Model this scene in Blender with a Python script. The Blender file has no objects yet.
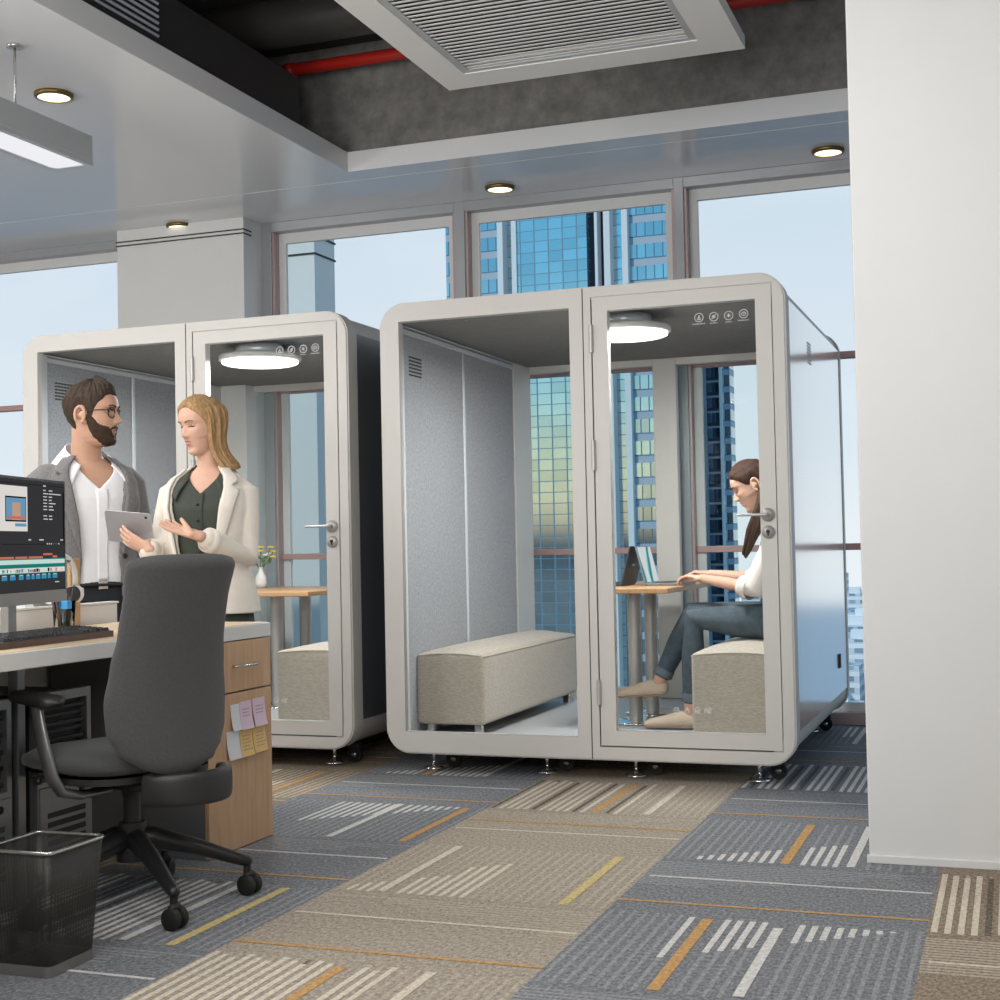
import bpy, bmesh, math, random
import numpy as np
from mathutils import Vector, Matrix
PI = math.pi
S = bpy.context.scene
COL = S.collection
rnd = random.Random(7)

# ---------------------------------------------------------------- materials
def lin(c):
    if isinstance(c, str):
        c = [int(c[i:i+2], 16) / 255 for i in (1, 3, 5)]
        c = [x / 12.92 if x <= .04045 else ((x + .055) / 1.055) ** 2.4 for x in c]
    return (c[0], c[1], c[2], 1.0)

def newmat(name):
    m = bpy.data.materials.new(name); m.use_nodes = True
    nt = m.node_tree; nt.nodes.clear()
    out = nt.nodes.new('ShaderNodeOutputMaterial')
    return m, nt, out

def N(nt, t, **kw):
    n = nt.nodes.new(t)
    for k, v in kw.items():
        if k in n.inputs.keys() if hasattr(n.inputs, 'keys') else False:
            n.inputs[k].default_value = v
        else:
            setattr(n, k, v)
    return n

def mat(name, col, rough=.5, metal=0., spec=.5, noise=0., nscale=40., bump=0., bscale=None, col2=None, stretch=None, coat=0., sheen=0.):
    m, nt, out = newmat(name)
    b = nt.nodes.new('ShaderNodeBsdfPrincipled')
    b.inputs['Roughness'].default_value = rough
    b.inputs['Metallic'].default_value = metal
    b.inputs['Specular IOR Level'].default_value = spec
    b.inputs['Coat Weight'].default_value = coat
    b.inputs['Sheen Weight'].default_value = sheen
    b.inputs['Base Color'].default_value = lin(col)
    nt.links.new(b.outputs[0], out.inputs[0])
    if noise or bump or col2:
        tc = nt.nodes.new('ShaderNodeTexCoord')
        mp = nt.nodes.new('ShaderNodeMapping')
        nt.links.new(tc.outputs['Object'], mp.inputs[0])
        if stretch: mp.inputs['Scale'].default_value = stretch
        nz = nt.nodes.new('ShaderNodeTexNoise')
        nz.inputs['Scale'].default_value = nscale; nz.inputs['Detail'].default_value = 4
        nz.inputs['Roughness'].default_value = .65
        nt.links.new(mp.outputs[0], nz.inputs['Vector'])
        if col2 or noise:
            r = nt.nodes.new('ShaderNodeValToRGB')
            a = lin(col)
            if col2: c2 = lin(col2)
            else: c2 = tuple(x * (1 - noise) for x in a[:3]) + (1,)
            r.color_ramp.elements[0].position = .3; r.color_ramp.elements[1].position = .7
            r.color_ramp.elements[0].color = c2; r.color_ramp.elements[1].color = a
            nt.links.new(nz.outputs['Fac'], r.inputs[0])
            nt.links.new(r.outputs[0], b.inputs['Base Color'])
        if bump:
            nz2 = nz
            if bscale:
                nz2 = nt.nodes.new('ShaderNodeTexNoise'); nz2.inputs['Scale'].default_value = bscale
                nz2.inputs['Detail'].default_value = 3
                nt.links.new(mp.outputs[0], nz2.inputs['Vector'])
            bp = nt.nodes.new('ShaderNodeBump'); bp.inputs['Strength'].default_value = bump
            bp.inputs['Distance'].default_value = .004
            nt.links.new(nz2.outputs['Fac'], bp.inputs['Height'])
            nt.links.new(bp.outputs[0], b.inputs['Normal'])
    return m

def emit(name, col, s):
    m, nt, out = newmat(name)
    e = nt.nodes.new('ShaderNodeEmission'); e.inputs[0].default_value = lin(col); e.inputs[1].default_value = s
    nt.links.new(e.outputs[0], out.inputs[0]); return m

def glassmat(name, tint='#f4f8f8', blend=.10, extra=0.0):
    m, nt, out = newmat(name)
    t = nt.nodes.new('ShaderNodeBsdfTransparent'); t.inputs[0].default_value = lin(tint)
    g = nt.nodes.new('ShaderNodeBsdfGlossy'); g.inputs['Roughness'].default_value = .02
    lw = nt.nodes.new('ShaderNodeLayerWeight'); lw.inputs[0].default_value = blend
    mx = nt.nodes.new('ShaderNodeMixShader')
    nt.links.new(lw.outputs['Fresnel'], mx.inputs[0])
    nt.links.new(t.outputs[0], mx.inputs[1]); nt.links.new(g.outputs[0], mx.inputs[2])
    nt.links.new(mx.outputs[0], out.inputs[0]); return m

# ---------------------------------------------------------------- mesh builder
class MB:
    def __init__(s): s.v = []; s.f = []; s.m = []; s.sm = []
    def add(s, verts, faces, mi=0, smooth=False):
        o = len(s.v); s.v += [tuple(p) for p in verts]
        for f in faces:
            s.f.append([i + o for i in f]); s.m.append(mi); s.sm.append(smooth)
    def bm(s, b, mi=0, smooth=False):
        b.verts.ensure_lookup_table(); b.verts.index_update()
        s.add([v.co[:] for v in b.verts], [[v.index for v in f.verts] for f in b.faces], mi, smooth); b.free()
    def box(s, lo, hi, bev=0., mi=0, seg=2, rot=None, org=None, smooth=False):
        b = bmesh.new(); bmesh.ops.create_cube(b, size=1)
        c = [(a + d) / 2 for a, d in zip(lo, hi)]; e = [max(abs(d - a), 1e-5) for a, d in zip(lo, hi)]
        for v in b.verts: v.co = Vector((v.co.x * e[0] + c[0], v.co.y * e[1] + c[1], v.co.z * e[2] + c[2]))
        if bev > 0:
            bmesh.ops.bevel(b, geom=b.edges[:], offset=min(bev, min(e) * .49), segments=seg, profile=.5, affect='EDGES')
        if rot is not None:
            o = Vector(org or c)
            for v in b.verts: v.co = o + rot @ (v.co - o)
        s.bm(b, mi, smooth)
    def tube(s, pts, r, n=12, mi=0, cap=True, smooth=True, side=None, rb=None):
        """tube along pts; r number or list; rb second radius (elliptic, along side x tangent)"""
        pts = [Vector(p) for p in pts]; k = len(pts)
        R = r if isinstance(r, (list, tuple)) else [r] * k
        RB = rb if isinstance(rb, (list, tuple)) else ([rb] * k if rb is not None else R)
        vs = []; prev = None
        for i, p in enumerate(pts):
            t = (pts[min(i + 1, k - 1)] - pts[max(i - 1, 0)]).normalized()
            if side is not None: a = Vector(side)
            elif prev is not None: a = prev
            else: a = Vector((0, 0, 1)) if abs(t.z) < .9 else Vector((1, 0, 0))
            a = (a - t * a.dot(t)).normalized(); prev = a; b = t.cross(a)
            for j in range(n):
                q = 2 * PI * j / n
                vs.append(p + a * (R[i] * math.cos(q)) + b * (RB[i] * math.sin(q)))
        fs = [[i * n + j, i * n + (j + 1) % n, (i + 1) * n + (j + 1) % n, (i + 1) * n + j] for i in range(k - 1) for j in range(n)]
        if cap:
            fs.append(list(range(n))[::-1]); fs.append([(k - 1) * n + j for j in range(n)])
        s.add(vs, fs, mi, smooth)
    def limb(s, pts, r, n=14, mi=0, side=None, rb=None):
        """tube with rounded ends"""
        pts = [Vector(p) for p in pts]
        R = list(r) if isinstance(r, (list, tuple)) else [r] * len(pts)
        RB = (list(rb) if isinstance(rb, (list, tuple)) else [rb] * len(pts)) if rb is not None else list(R)
        d0 = (pts[0] - pts[1]).normalized(); d1 = (pts[-1] - pts[-2]).normalized()
        A = []; AR = []; AB = []
        e0 = min(R[0], RB[0]); e1 = min(R[-1], RB[-1])
        for q in (80, 60, 35): q = math.radians(q); A.append(pts[0] + d0 * e0 * math.sin(q)); AR.append(R[0] * math.cos(q)); AB.append(RB[0] * math.cos(q))
        B = []; BR = []; BB = []
        for q in (35, 60, 80): q = math.radians(q); B.append(pts[-1] + d1 * e1 * math.sin(q)); BR.append(R[-1] * math.cos(q)); BB.append(RB[-1] * math.cos(q))
        s.tube(A + pts + B, AR + R + BR, n, mi, True, True, side, AB + RB + BB)
    def cyl(s, a, b, r, n=24, mi=0, r2=None, smooth=True):
        s.tube([a, b], [r, r if r2 is None else r2], n, mi, True, smooth)
    def lathe(s, prof, c, n=32, mi=0, smooth=True, cap=None):
        vs = []; k = len(prof)
        for r, z in prof:
            for j in range(n):
                q = 2 * PI * j / n; vs.append((c[0] + r * math.cos(q), c[1] + r * math.sin(q), c[2] + z))
        fs = [[i * n + j, i * n + (j + 1) % n, (i + 1) * n + (j + 1) % n, (i + 1) * n + j] for i in range(k - 1) for j in range(n)]
        if prof[0] != prof[-1] and prof[0][0] > 1e-6: fs.append(list(range(n))[::-1])
        if prof[0] != prof[-1] and prof[-1][0] > 1e-6: fs.append([(k - 1) * n + j for j in range(n)])
        s.add(vs, fs, mi, smooth)
    def ball(s, c, r, n=16, mi=0):
        r = r if isinstance(r, (list, tuple)) else (r, r, r)
        b = bmesh.new(); bmesh.ops.create_uvsphere(b, u_segments=n, v_segments=max(6, n // 2), radius=1)
        for v in b.verts: v.co = Vector((c[0] + v.co.x * r[0], c[1] + v.co.y * r[1], c[2] + v.co.z * r[2]))
        s.bm(b, mi, True)
    def prism(s, poly, d, mi=0, smooth=False):
        """poly: 3D points of a planar outline; d: extrusion vector"""
        n = len(poly); d = Vector(d); P = [Vector(p) for p in poly]
        s.add(P + [p + d for p in P], [list(range(n))[::-1], [n + i for i in range(n)]] + [[i, (i + 1) % n, n + (i + 1) % n, n + i] for i in range(n)], mi, smooth)
    def ring(s, outer, inner, d, mi=0):
        """frame between two outlines with the same number of points, extruded by d"""
        n = len(outer); d = Vector(d)
        O = [Vector(p) for p in outer]; I = [Vector(p) for p in inner]
        vs = O + I + [p + d for p in O] + [p + d for p in I]; fs = []
        for i in range(n):
            j = (i + 1) % n
            fs += [[i, n + i, n + j, j], [2 * n + i, 2 * n + j, 3 * n + j, 3 * n + i], [i, j, 2 * n + j, 2 * n + i], [n + i, 3 * n + i, 3 * n + j, n + j]]
        s.add(vs, fs, mi, False)
    def grid(s, fn, nu, nv, mi=0, smooth=True, closeu=False):
        vs = [fn(i / (nu if closeu else nu - 1), j / (nv - 1)) for j in range(nv) for i in range(nu)]
        fs = []
        for j in range(nv - 1):
            for i in range(nu if closeu else nu - 1):
                i2 = (i + 1) % nu
                fs.append([j * nu + i, j * nu + i2, (j + 1) * nu + i2, (j + 1) * nu + i])
        s.add(vs, fs, mi, smooth)
    def build(s, name, mats, parent=None, fixn=True, mods=None, auto=None):
        me = bpy.data.meshes.new(name)
        org = Vector(parent_origin(parent)) if parent is not None else Vector((0, 0, 0))
        me.from_pydata([tuple(Vector(p) - org) for p in s.v], [], s.f)
        mats = mats if isinstance(mats, (list, tuple)) else [mats]
        for m in mats: me.materials.append(m)
        me.polygons.foreach_set('material_index', s.m)
        me.polygons.foreach_set('use_smooth', s.sm)
        if fixn:
            b = bmesh.new(); b.from_mesh(me); bmesh.ops.recalc_face_normals(b, faces=b.faces[:]); b.to_mesh(me); b.free()
        me.update()
        if auto is not None:
            me.polygons.foreach_set('use_smooth', [True] * len(me.polygons))
            me.set_sharp_from_angle(angle=math.radians(auto))
        o = bpy.data.objects.new(name, me); COL.objects.link(o)
        if parent is not None: o.parent = parent
        return o

ORG = {}
def parent_origin(p):
    v = Vector((0, 0, 0))
    while p is not None:
        v += Vector(p.location); p = p.parent
    return v

def tag(o, label, cat, group=None):
    o['label'] = label; o['category'] = cat
    if group: o['group'] = group
    return o
def thing(name, loc, label, cat, group=None):
    o = bpy.data.objects.new(name, None); COL.objects.link(o); o.location = loc
    o.empty_display_size = .1
    return tag(o, label, cat, group)
def structure(o): o['kind'] = 'structure'; return o
def own_origin(o, p):
    """move a one-mesh thing's origin to p"""
    p = Vector(p); o.data.transform(Matrix.Translation(-p)); o.location = p; return o
def copy_tree(o, parent=None, off=None):
    c = o.copy(); COL.objects.link(c); c.parent = parent
    if off is not None: c.location = Vector(o.location) + Vector(off)
    for ch in list(o.children): copy_tree(ch, c)
    return c

def solidmesh(mb, voxel=.008, smooth=4, factor=.5, name='tmp'):
    """fuse overlapping closed shells into one continuous surface"""
    me = bpy.data.meshes.new(name); me.from_pydata([tuple(p) for p in mb.v], [], mb.f)
    b = bmesh.new(); b.from_mesh(me); bmesh.ops.recalc_face_normals(b, faces=b.faces[:]); b.to_mesh(me); b.free()
    o = bpy.data.objects.new(name, me); COL.objects.link(o)
    r = o.modifiers.new('r', 'REMESH'); r.mode = 'VOXEL'; r.voxel_size = voxel
    if smooth:
        q = o.modifiers.new('s', 'SMOOTH'); q.iterations = smooth; q.factor = factor
    dg = bpy.context.evaluated_depsgraph_get(); dg.update()
    ev = o.evaluated_get(dg); m2 = ev.to_mesh()
    out = MB(); out.add([tuple(v.co) for v in m2.vertices], [list(p.vertices) for p in m2.polygons], 0, True)
    ev.to_mesh_clear(); bpy.data.objects.remove(o); bpy.data.meshes.remove(me)
    return out

def rrect(x0, x1, z0, z1, r, y, n=8):
    pts = []
    for cx, cz, a in ((x1 - r, z1 - r, 0), (x0 + r, z1 - r, 90), (x0 + r, z0 + r, 180), (x1 - r, z0 + r, 270)):
        for i in range(n + 1):
            q = math.radians(a + 90 * i / n); pts.append((cx + r * math.cos(q), y, cz + r * math.sin(q)))
    return pts

def holed(outer, holes, y, depth, bev=.0):
    """flat plate in the XZ plane with holes, front at y, thickness depth away from the viewer"""
    cu = bpy.data.curves.new('plate', 'CURVE'); cu.dimensions = '2D'; cu.fill_mode = 'BOTH'; cu.extrude = depth / 2
    for loop in [outer] + holes:
        sp = cu.splines.new('POLY'); sp.points.add(len(loop) - 1); sp.use_cyclic_u = True
        for q, p_ in zip(sp.points, loop): q.co = (p_[0], p_[1], 0, 1)
    o = bpy.data.objects.new('plate', cu); COL.objects.link(o)
    dg = bpy.context.evaluated_depsgraph_get(); dg.update(); me = o.evaluated_get(dg).to_mesh()
    m = MB(); m.add([(v.co.x, y + depth / 2 - v.co.z, v.co.y) for v in me.vertices], [list(p_.vertices) for p_ in me.polygons], 0, False)
    o.evaluated_get(dg).to_mesh_clear(); bpy.data.objects.remove(o); bpy.data.curves.remove(cu)
    b = bmesh.new(); vs = [b.verts.new(v) for v in m.v]
    for f in m.f:
        try: b.faces.new([vs[i] for i in f])
        except ValueError: pass
    bmesh.ops.remove_doubles(b, verts=b.verts[:], dist=1e-5); out = MB(); out.bm(b, 0, False); return out
M = {}
M['white_wall'] = mat('white wall paint', '#d9d9d8', .6, noise=.02, nscale=6)
M['soffit'] = mat('glossy white ceiling panel', '#e2e3e5', .16, spec=.6)
M['ceil_dark'] = mat('dark painted slab', '#3a3a3b', .7, noise=.3, nscale=5)
M['concrete'] = mat('bare concrete', '#908e8b', .85, noise=.45, nscale=9, bump=.3, bscale=90)
M['duct'] = mat('dark metal duct', '#4d4b49', .38, metal=.5, noise=.2, nscale=3)
M['black_metal'] = mat('black powder coat', '#343436', .5, spec=.4)
M['red'] = mat('red pipe paint', '#b3261c', .35)
M['lightgrey'] = mat('light grey louver metal', '#b9bcbf', .35, metal=.3)
M['pod'] = mat('warm white pod enamel', '#cbc8c3', .42, noise=.015, nscale=3)
M['pod_side'] = mat('brushed pale pod side panel', '#fdfdfd', .17, metal=.85)
M['pod_side_dark'] = mat('graphite pod side panel', '#6b6d70', .28, metal=.5)
M['gap'] = mat('dark seam', '#3a3937', .8)
M['felt'] = mat('grey acoustic felt', '#a9abb0', .95, col2='#8b8d92', nscale=70, bump=.25, bscale=220, sheen=.2)
M['felt_dark'] = mat('dark grey felt ceiling', '#908f8e', .95, col2='#767574', nscale=24, bump=.2, stretch=(1, 6, 6))
M['strip'] = mat('satin aluminium strip', '#e4e6ea', .25, metal=.25)
M['pod_floor'] = mat('pale grey floor laminate', '#b9babd', .35, noise=.05, nscale=8)
M['steel'] = mat('brushed steel', '#c9c8c6', .25, metal=.95)
M['chrome'] = mat('chrome', '#e6e6e6', .08, metal=1.)
M['satin'] = mat('satin nickel', '#bdbab6', .42, metal=.45)
M['rubber'] = mat('black rubber', '#161616', .6)
M['bench'] = mat('woven beige upholstery', '#c0b5a7', .95, col2='#a29788', nscale=38, bump=.45, stretch=(1.2, 1.2, 5), sheen=.3)
M['glass'] = glassmat('clear pod glass', '#fafcfc', .04)
M['winglass'] = glassmat('window glass', '#fbfdfd', .03)
M['led'] = emit('pod lamp diffuser', '#fffdf8', 3.2)
M['led2'] = emit('downlight diffuser', '#fff4dc', 2.2)
M['pend'] = emit('pendant diffuser', '#fbfbff', 1.05)
M['brass'] = mat('brass rim', '#7d6a3c', .35, metal=.8)
M['win_frame'] = mat('grey window aluminium', '#a4a6a9', .35, metal=.2)
M['win_rose'] = mat('rose brown window metal', '#b29c9a', .4, metal=.2)
M['win_trans'] = mat('red brown transom', '#c09892', .45)
M['sticker'] = mat('white frosted print', '#c9cbce', .6)
M['wood'] = mat('oak veneer', '#c9a583', .5, col2='#b8926f', nscale=9, stretch=(6, 6, .45))
M['wood_top'] = mat('pale maple top', '#dcc6a8', .45, col2='#d2b996', nscale=7, stretch=(6, .5, 6))
M['desk_edge'] = mat('grey white desk edge', '#d6d5d2', .45)
M['desk_dark'] = mat('graphite panel', '#6a6b6d', .55)
M['table_wood'] = mat('warm wood table top', '#c39c72', .4, col2='#b58c62', nscale=10, stretch=(6, .6, 6))
M['fabric'] = mat('charcoal chair fabric', '#4d4d4e', .95, col2='#424243', nscale=160, bump=.3, bscale=420, sheen=.15)
M['plastic'] = mat('black plastic', '#29292a', .42)
M['plastic_dark'] = mat('dark plastic', '#1d1d1e', .35)
M['gunmetal'] = mat('grey arm metal', '#8c8c8d', .3, metal=.7)

def carpet(name, base, dark, light):
    m, nt, out = newmat(name)
    b = nt.nodes.new('ShaderNodeBsdfPrincipled'); b.inputs['Roughness'].default_value = .95
    b.inputs['Specular IOR Level'].default_value = .15
    nt.links.new(b.outputs[0], out.inputs[0])
    tc = nt.nodes.new('ShaderNodeTexCoord')
    mp = nt.nodes.new('ShaderNodeMapping'); mp.inputs['Scale'].default_value = (1, .6, 1)
    nt.links.new(tc.outputs['Object'], mp.inputs[0])
    nz = nt.nodes.new('ShaderNodeTexNoise'); nz.inputs['Scale'].default_value = 95; nz.inputs['Detail'].default_value = 5
    nz.inputs['Roughness'].default_value = .75
    nt.links.new(mp.outputs[0], nz.inputs['Vector'])
    nz2 = nt.nodes.new('ShaderNodeTexNoise'); nz2.inputs['Scale'].default_value = 1.7; nz2.inputs['Detail'].default_value = 2
    nt.links.new(tc.outputs['Object'], nz2.inputs['Vector'])
    r = nt.nodes.new('ShaderNodeValToRGB')
    r.color_ramp.elements[0].position = .33; r.color_ramp.elements[1].position = .67
    r.color_ramp.elements[0].color = lin(dark); r.color_ramp.elements[1].color = lin(light)
    e = r.color_ramp.elements.new(.5); e.color = lin(base)
    nt.links.new(nz.outputs['Fac'], r.inputs[0])
    mx = nt.nodes.new('ShaderNodeMix'); mx.data_type = 'RGBA'; mx.blend_type = 'MULTIPLY'
    mx.inputs['Factor'].default_value = .25
    nt.links.new(r.outputs[0], mx.inputs['A']); nt.links.new(nz2.outputs['Color'], mx.inputs['B'])
    nt.links.new(r.outputs[0], b.inputs['Base Color'])
    bp = nt.nodes.new('ShaderNodeBump'); bp.inputs['Strength'].default_value = .5; bp.inputs['Distance'].default_value = .003
    nt.links.new(nz.outputs['Fac'], bp.inputs['Height']); nt.links.new(bp.outputs[0], b.inputs['Normal'])
    return m
CARPET = [carpet('beige carpet', '#9e9486', '#736b61', '#bcb2a4'), carpet('blue grey carpet', '#77797d', '#525357', '#999a9e'),
          carpet('brown carpet', '#8b7d6d', '#5f5549', '#a99d8c'), carpet('white yarn', '#c9c7c3', '#a9a7a4', '#dddbd8'),
          carpet('cream yarn', '#cdc2b1', '#aca290', '#ddd3c2'), carpet('dark yarn', '#6a6054', '#453e36', '#84796b'),
          carpet('orange yarn', '#bb925f', '#9d7950', '#cfa877'), carpet('yellow yarn', '#c2b07a', '#a5935f', '#d6c692'),
          carpet('pale grey yarn', '#8c8d90', '#707174', '#a5a6a9'), carpet('tan yarn', '#ada292', '#8e8576', '#c3b8a8'),
          carpet('slate yarn', '#585b62', '#3c3e43', '#74777d')]

def facade(name, glass, line, bandc, px, pz, lw, lh, band=0., rough=.06, metal=.9, vary=.25):
    """glass curtain wall: panes px x pz metres, mullion width lw, floor line lh, spandrel share of the storey band"""
    m, nt, out = newmat(name)
    g = nt.nodes.new('ShaderNodeBsdfPrincipled'); g.inputs['Roughness'].default_value = rough; g.inputs['Metallic'].default_value = metal
    d = nt.nodes.new('ShaderNodeBsdfPrincipled'); d.inputs['Roughness'].default_value = .6
    tc = nt.nodes.new('ShaderNodeTexCoord'); sp = nt.nodes.new('ShaderNodeSeparateXYZ')
    nt.links.new(tc.outputs['Object'], sp.inputs[0])
    def mth(op, a, b=None):
        n = nt.nodes.new('ShaderNodeMath'); n.operation = op
        for i, q in enumerate((a, b)):
            if q is None: continue
            if isinstance(q, (int, float)): n.inputs[i].default_value = q
            else: nt.links.new(q, n.inputs[i])
        return n.outputs[0]
    h = mth('ADD', sp.outputs[0], sp.outputs[1])
    fx = mth('FRACT', mth('DIVIDE', h, px)); fz = mth('FRACT', mth('DIVIDE', sp.outputs[2], pz))
    lx = mth('LESS_THAN', fx, lw / px); lz = mth('LESS_THAN', fz, lh / pz)
    ln = mth('MAXIMUM', lx, lz)
    cx = mth('FLOOR', mth('DIVIDE', h, px)); cz = mth('FLOOR', mth('DIVIDE', sp.outputs[2], pz))
    cb = nt.nodes.new('ShaderNodeCombineXYZ'); nt.links.new(cx, cb.inputs[0]); nt.links.new(cz, cb.inputs[1])
    wn = nt.nodes.new('ShaderNodeTexWhiteNoise'); nt.links.new(cb.outputs[0], wn.inputs['Vector'])
    r = nt.nodes.new('ShaderNodeValToRGB'); a = lin(glass)
    r.color_ramp.elements[0].color = tuple(x * (1 - vary) for x in a[:3]) + (1,); r.color_ramp.elements[1].color = a
    nt.links.new(wn.outputs['Value'], r.inputs[0]); nt.links.new(r.outputs[0], g.inputs['Base Color'])
    mc = nt.nodes.new('ShaderNodeMix'); mc.data_type = 'RGBA'
    mc.inputs['A'].default_value = lin(line); mc.inputs['B'].default_value = lin(bandc)
    bd = mth('GREATER_THAN', fz, 1 - band) if band else mth('LESS_THAN', 1.0, 0.0)
    nt.links.new(bd, mc.inputs['Factor'])
    nt.links.new(mc.outputs['Result'], d.inputs['Base Color'])
    mx = nt.nodes.new('ShaderNodeMixShader')
    nt.links.new(mth('MAXIMUM', ln, bd), mx.inputs[0]); nt.links.new(g.outputs[0], mx.inputs[1]); nt.links.new(d.outputs[0], mx.inputs[2])
    nt.links.new(mx.outputs[0], out.inputs[0]); return m
M['curtain'] = facade('blue curtain wall', '#dcecf0', '#6a90aa', '#6a90aa', 2.57, 1.9, .24, .13, vary=.2)
M['banded'] = facade('banded glass storeys', '#dcecf0', '#4b7898', '#a9b8c8', 1.5, 3.72, .2, .2, band=.32, vary=.25)
M['dark_tower'] = facade('dark residential glass', '#44607e', '#1c2738', '#8d97a6', 2.1, 3.3, .5, .7, band=.14, metal=.8, vary=.75)
M['pale_tower'] = facade('hazy pale tower', '#b9d2e6', '#a8c4dc', '#c6d9e8', 4, 12, .6, 1.5, band=.12, metal=.2, rough=.4, vary=.15)  # distance haze is mixed into these pale blues
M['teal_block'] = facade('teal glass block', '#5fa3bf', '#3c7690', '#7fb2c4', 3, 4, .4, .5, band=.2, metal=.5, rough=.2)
M['low_city'] = facade('pale city block', '#9db3c6', '#ccd5de', '#e6eaee', 5, 3.6, 2.2, .5, band=.4, metal=.0, rough=.6, vary=.45)  # paled in the colour itself to stand for distance haze
M['low_city2'] = facade('blue grey city block', '#86a0b6', '#b3c3d1', '#c9d5df', 4, 3.6, 1.6, .5, band=.35, metal=.0, rough=.6, vary=.45)  # also paled in colour for distance haze
M['fin'] = mat('white concrete fin', '#dfe3e8', .6)
M['dark_shaft'] = mat('navy shaft', '#1b2740', .4)
M['tower_top'] = mat('tower concrete', '#8b93a0', .7)
M['ground'] = mat('hazy city ground', '#a9b6c3', .9, noise=.25, nscale=.05)  # haze over the far ground is part of this colour
M['tree'] = mat('dark tree foliage', '#2e3a2c', .9, noise=.5, nscale=2)
# ================================================================ room
# ---- carpet: tiles .925 x .715 m; stripes are yarn bands a fraction of a millimetre proud
def make_floor():
    b = MB(); X0, Y0, TW, TH = -2.11, 2.665, .925, .715
    def quad(x0, y0, x1, y1, z, mi): b.add([(x0, y0, z), (x1, y0, z), (x1, y1, z), (x0, y1, z)], [[0, 1, 2, 3]], mi)
    def poly(pts, z, mi): b.add([(p[0], p[1], z) for p in pts], [list(range(len(pts)))], mi)
    rr = random.Random(4)
    for i in range(-9, 7):
        kind = {0: 0, 1: 1}.get(i % 2); brown = (i % 4 in (2,))
        base = 1 if kind else (2 if brown else 0)
        lite, mid, dk = (3, 8, 10) if kind else (4, 9, 5)
        x0 = X0 + i * TW; x1 = x0 + TW
        for j in range(-8, 9):
            y0 = Y0 + j * TH; y1 = y0 + TH
            quad(x0, y0, x1, y1, 0, base)
            if (i + j) % 2 == 0:
                key = (i, j)
                ox = {(1, 1): -.87, (1, 3): -.765, (0, 0): -1.70, (0, 2): -1.33, (0, 4): -1.65, (-1, 1): -2.26, (-1, 3): -2.19}.get(key, x0 + rr.uniform(.3, .75))
                wx = {(1, 1): -.66, (1, 3): -.547, (0, 2): -1.945, (0, 4): -1.43, (-1, 3): -2.5, (2, 2): -.06, (0, 0): -1.45}.get(key, x0 + rr.uniform(.15, .8))
                oc = 7 if key in ((0, 2), (-1, 1)) else 6
                mode = {(1, 1): 'tri_top', (1, 3): 'tri_bot', (0, 0): 'full', (0, 2): 'tri_bot2', (0, 4): 'full', (2, 2): 'full', (-1, 1): 'full'}.get(key, rr.choice(['tri_top', 'tri_bot', 'full']))
                n = 26; p = TW / n
                for k in range(n):
                    xa = x0 + k * p + p * .25; xb = xa + p * .5; u = (k + .5) / n
                    if abs(xa - ox) < .03 or abs(xa - wx) < .028: continue
                    # faint full-length ribs
                    quad(xa + p * .08, y0, xb - p * .08, y1, .0004, mid if (mode != 'full' or u > .62) else dk if rr.random() < .25 else mid)
                    if mode == 'full' and u < .62: quad(xa, y0 + .005, xb, y1 - .02 * (k % 3), .0008, lite if rr.random() > .2 else dk)
                    elif mode == 'tri_top' and .28 < u < .92:
                        q = 1 - (u - .28) / .64; quad(xa, y1 - .02 - .42 * q, xb, y1 - .02, .0008, lite)
                    elif mode == 'tri_bot' and .12 < u < .72:
                        q = (u - .12) / .6; quad(xa, y0 + .01, xb, y0 + .05 + .36 * q, .0008, lite)
                    elif mode == 'tri_bot2' and .04 < u < .5:
                        q = (u - .04) / .46; quad(xa, y0 + .01, xb, y0 + .07 + .33 * q + (.1 if u > .33 else 0), .0008, lite)
                quad(ox - .016, y0 + .01, ox + .016, y1 - .03, .0012, oc)
                if key != (1, 1): quad(wx - .014, y0 + .02, wx + .014, y1 - .01, .0012, lite)
                else: quad(wx - .014, y0 + .02, wx + .014, y1 - .07, .0012, lite)
            else:
                oy, wy = (.125, .447) if kind else ((.305, .465) if j % 2 else (.305, .465))
                if not kind:
                    if j == 1: oy, wy = .107, .435
                    elif j == 3: oy, wy = .465, .305
                # lighter combed wedge with a curved edge
                fl = rr.random() < .5
                pts = [(x0, y1 - .03), (x1, y1 - .05)]
                wed = []
                for q in range(9):
                    t = q / 8; wed.append((x1 - t * TW, y1 - .05 - (.34 * math.sin(t * PI * .5) if fl else .34 * (1 - t) ** 1.4) ))
                for k in range(14):
                    ya = y1 - .05 - k * .024
                    xs = [w[0] for w in wed if w[1] <= ya]
                    if len(xs) >= 2: quad(min(xs), ya - .014, max(xs), ya, .0005, mid)
                quad(x0, y0 + oy - .009, x1, y0 + oy + .009, .0012, 6)
                quad(x0 + .02, y0 + wy - .008, x1 - .01, y0 + wy + .008, .0012, lite)
    o = b.build('floor', CARPET, fixn=False); structure(o)
    return o
make_floor()
def sbox(name, lo, hi, m, bev=.0):
    b = MB(); b.box(lo, hi, bev); return structure(b.build(name, m))
sl = sbox('floor_slab', (-10.2, -3.1, -.3), (4.2, 8.7, -.003), M['concrete']); 
# ---- walls
sbox('wall_right', (-.493, 4.92, 0), (4.2, 5.3, 4.2), M['white_wall'], .006)
b = MB(); b.box((-.5, 4.908, 0), (4.2, 4.92, .028), .003); structure(b.build('baseboard_right', M['white_wall']))
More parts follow.
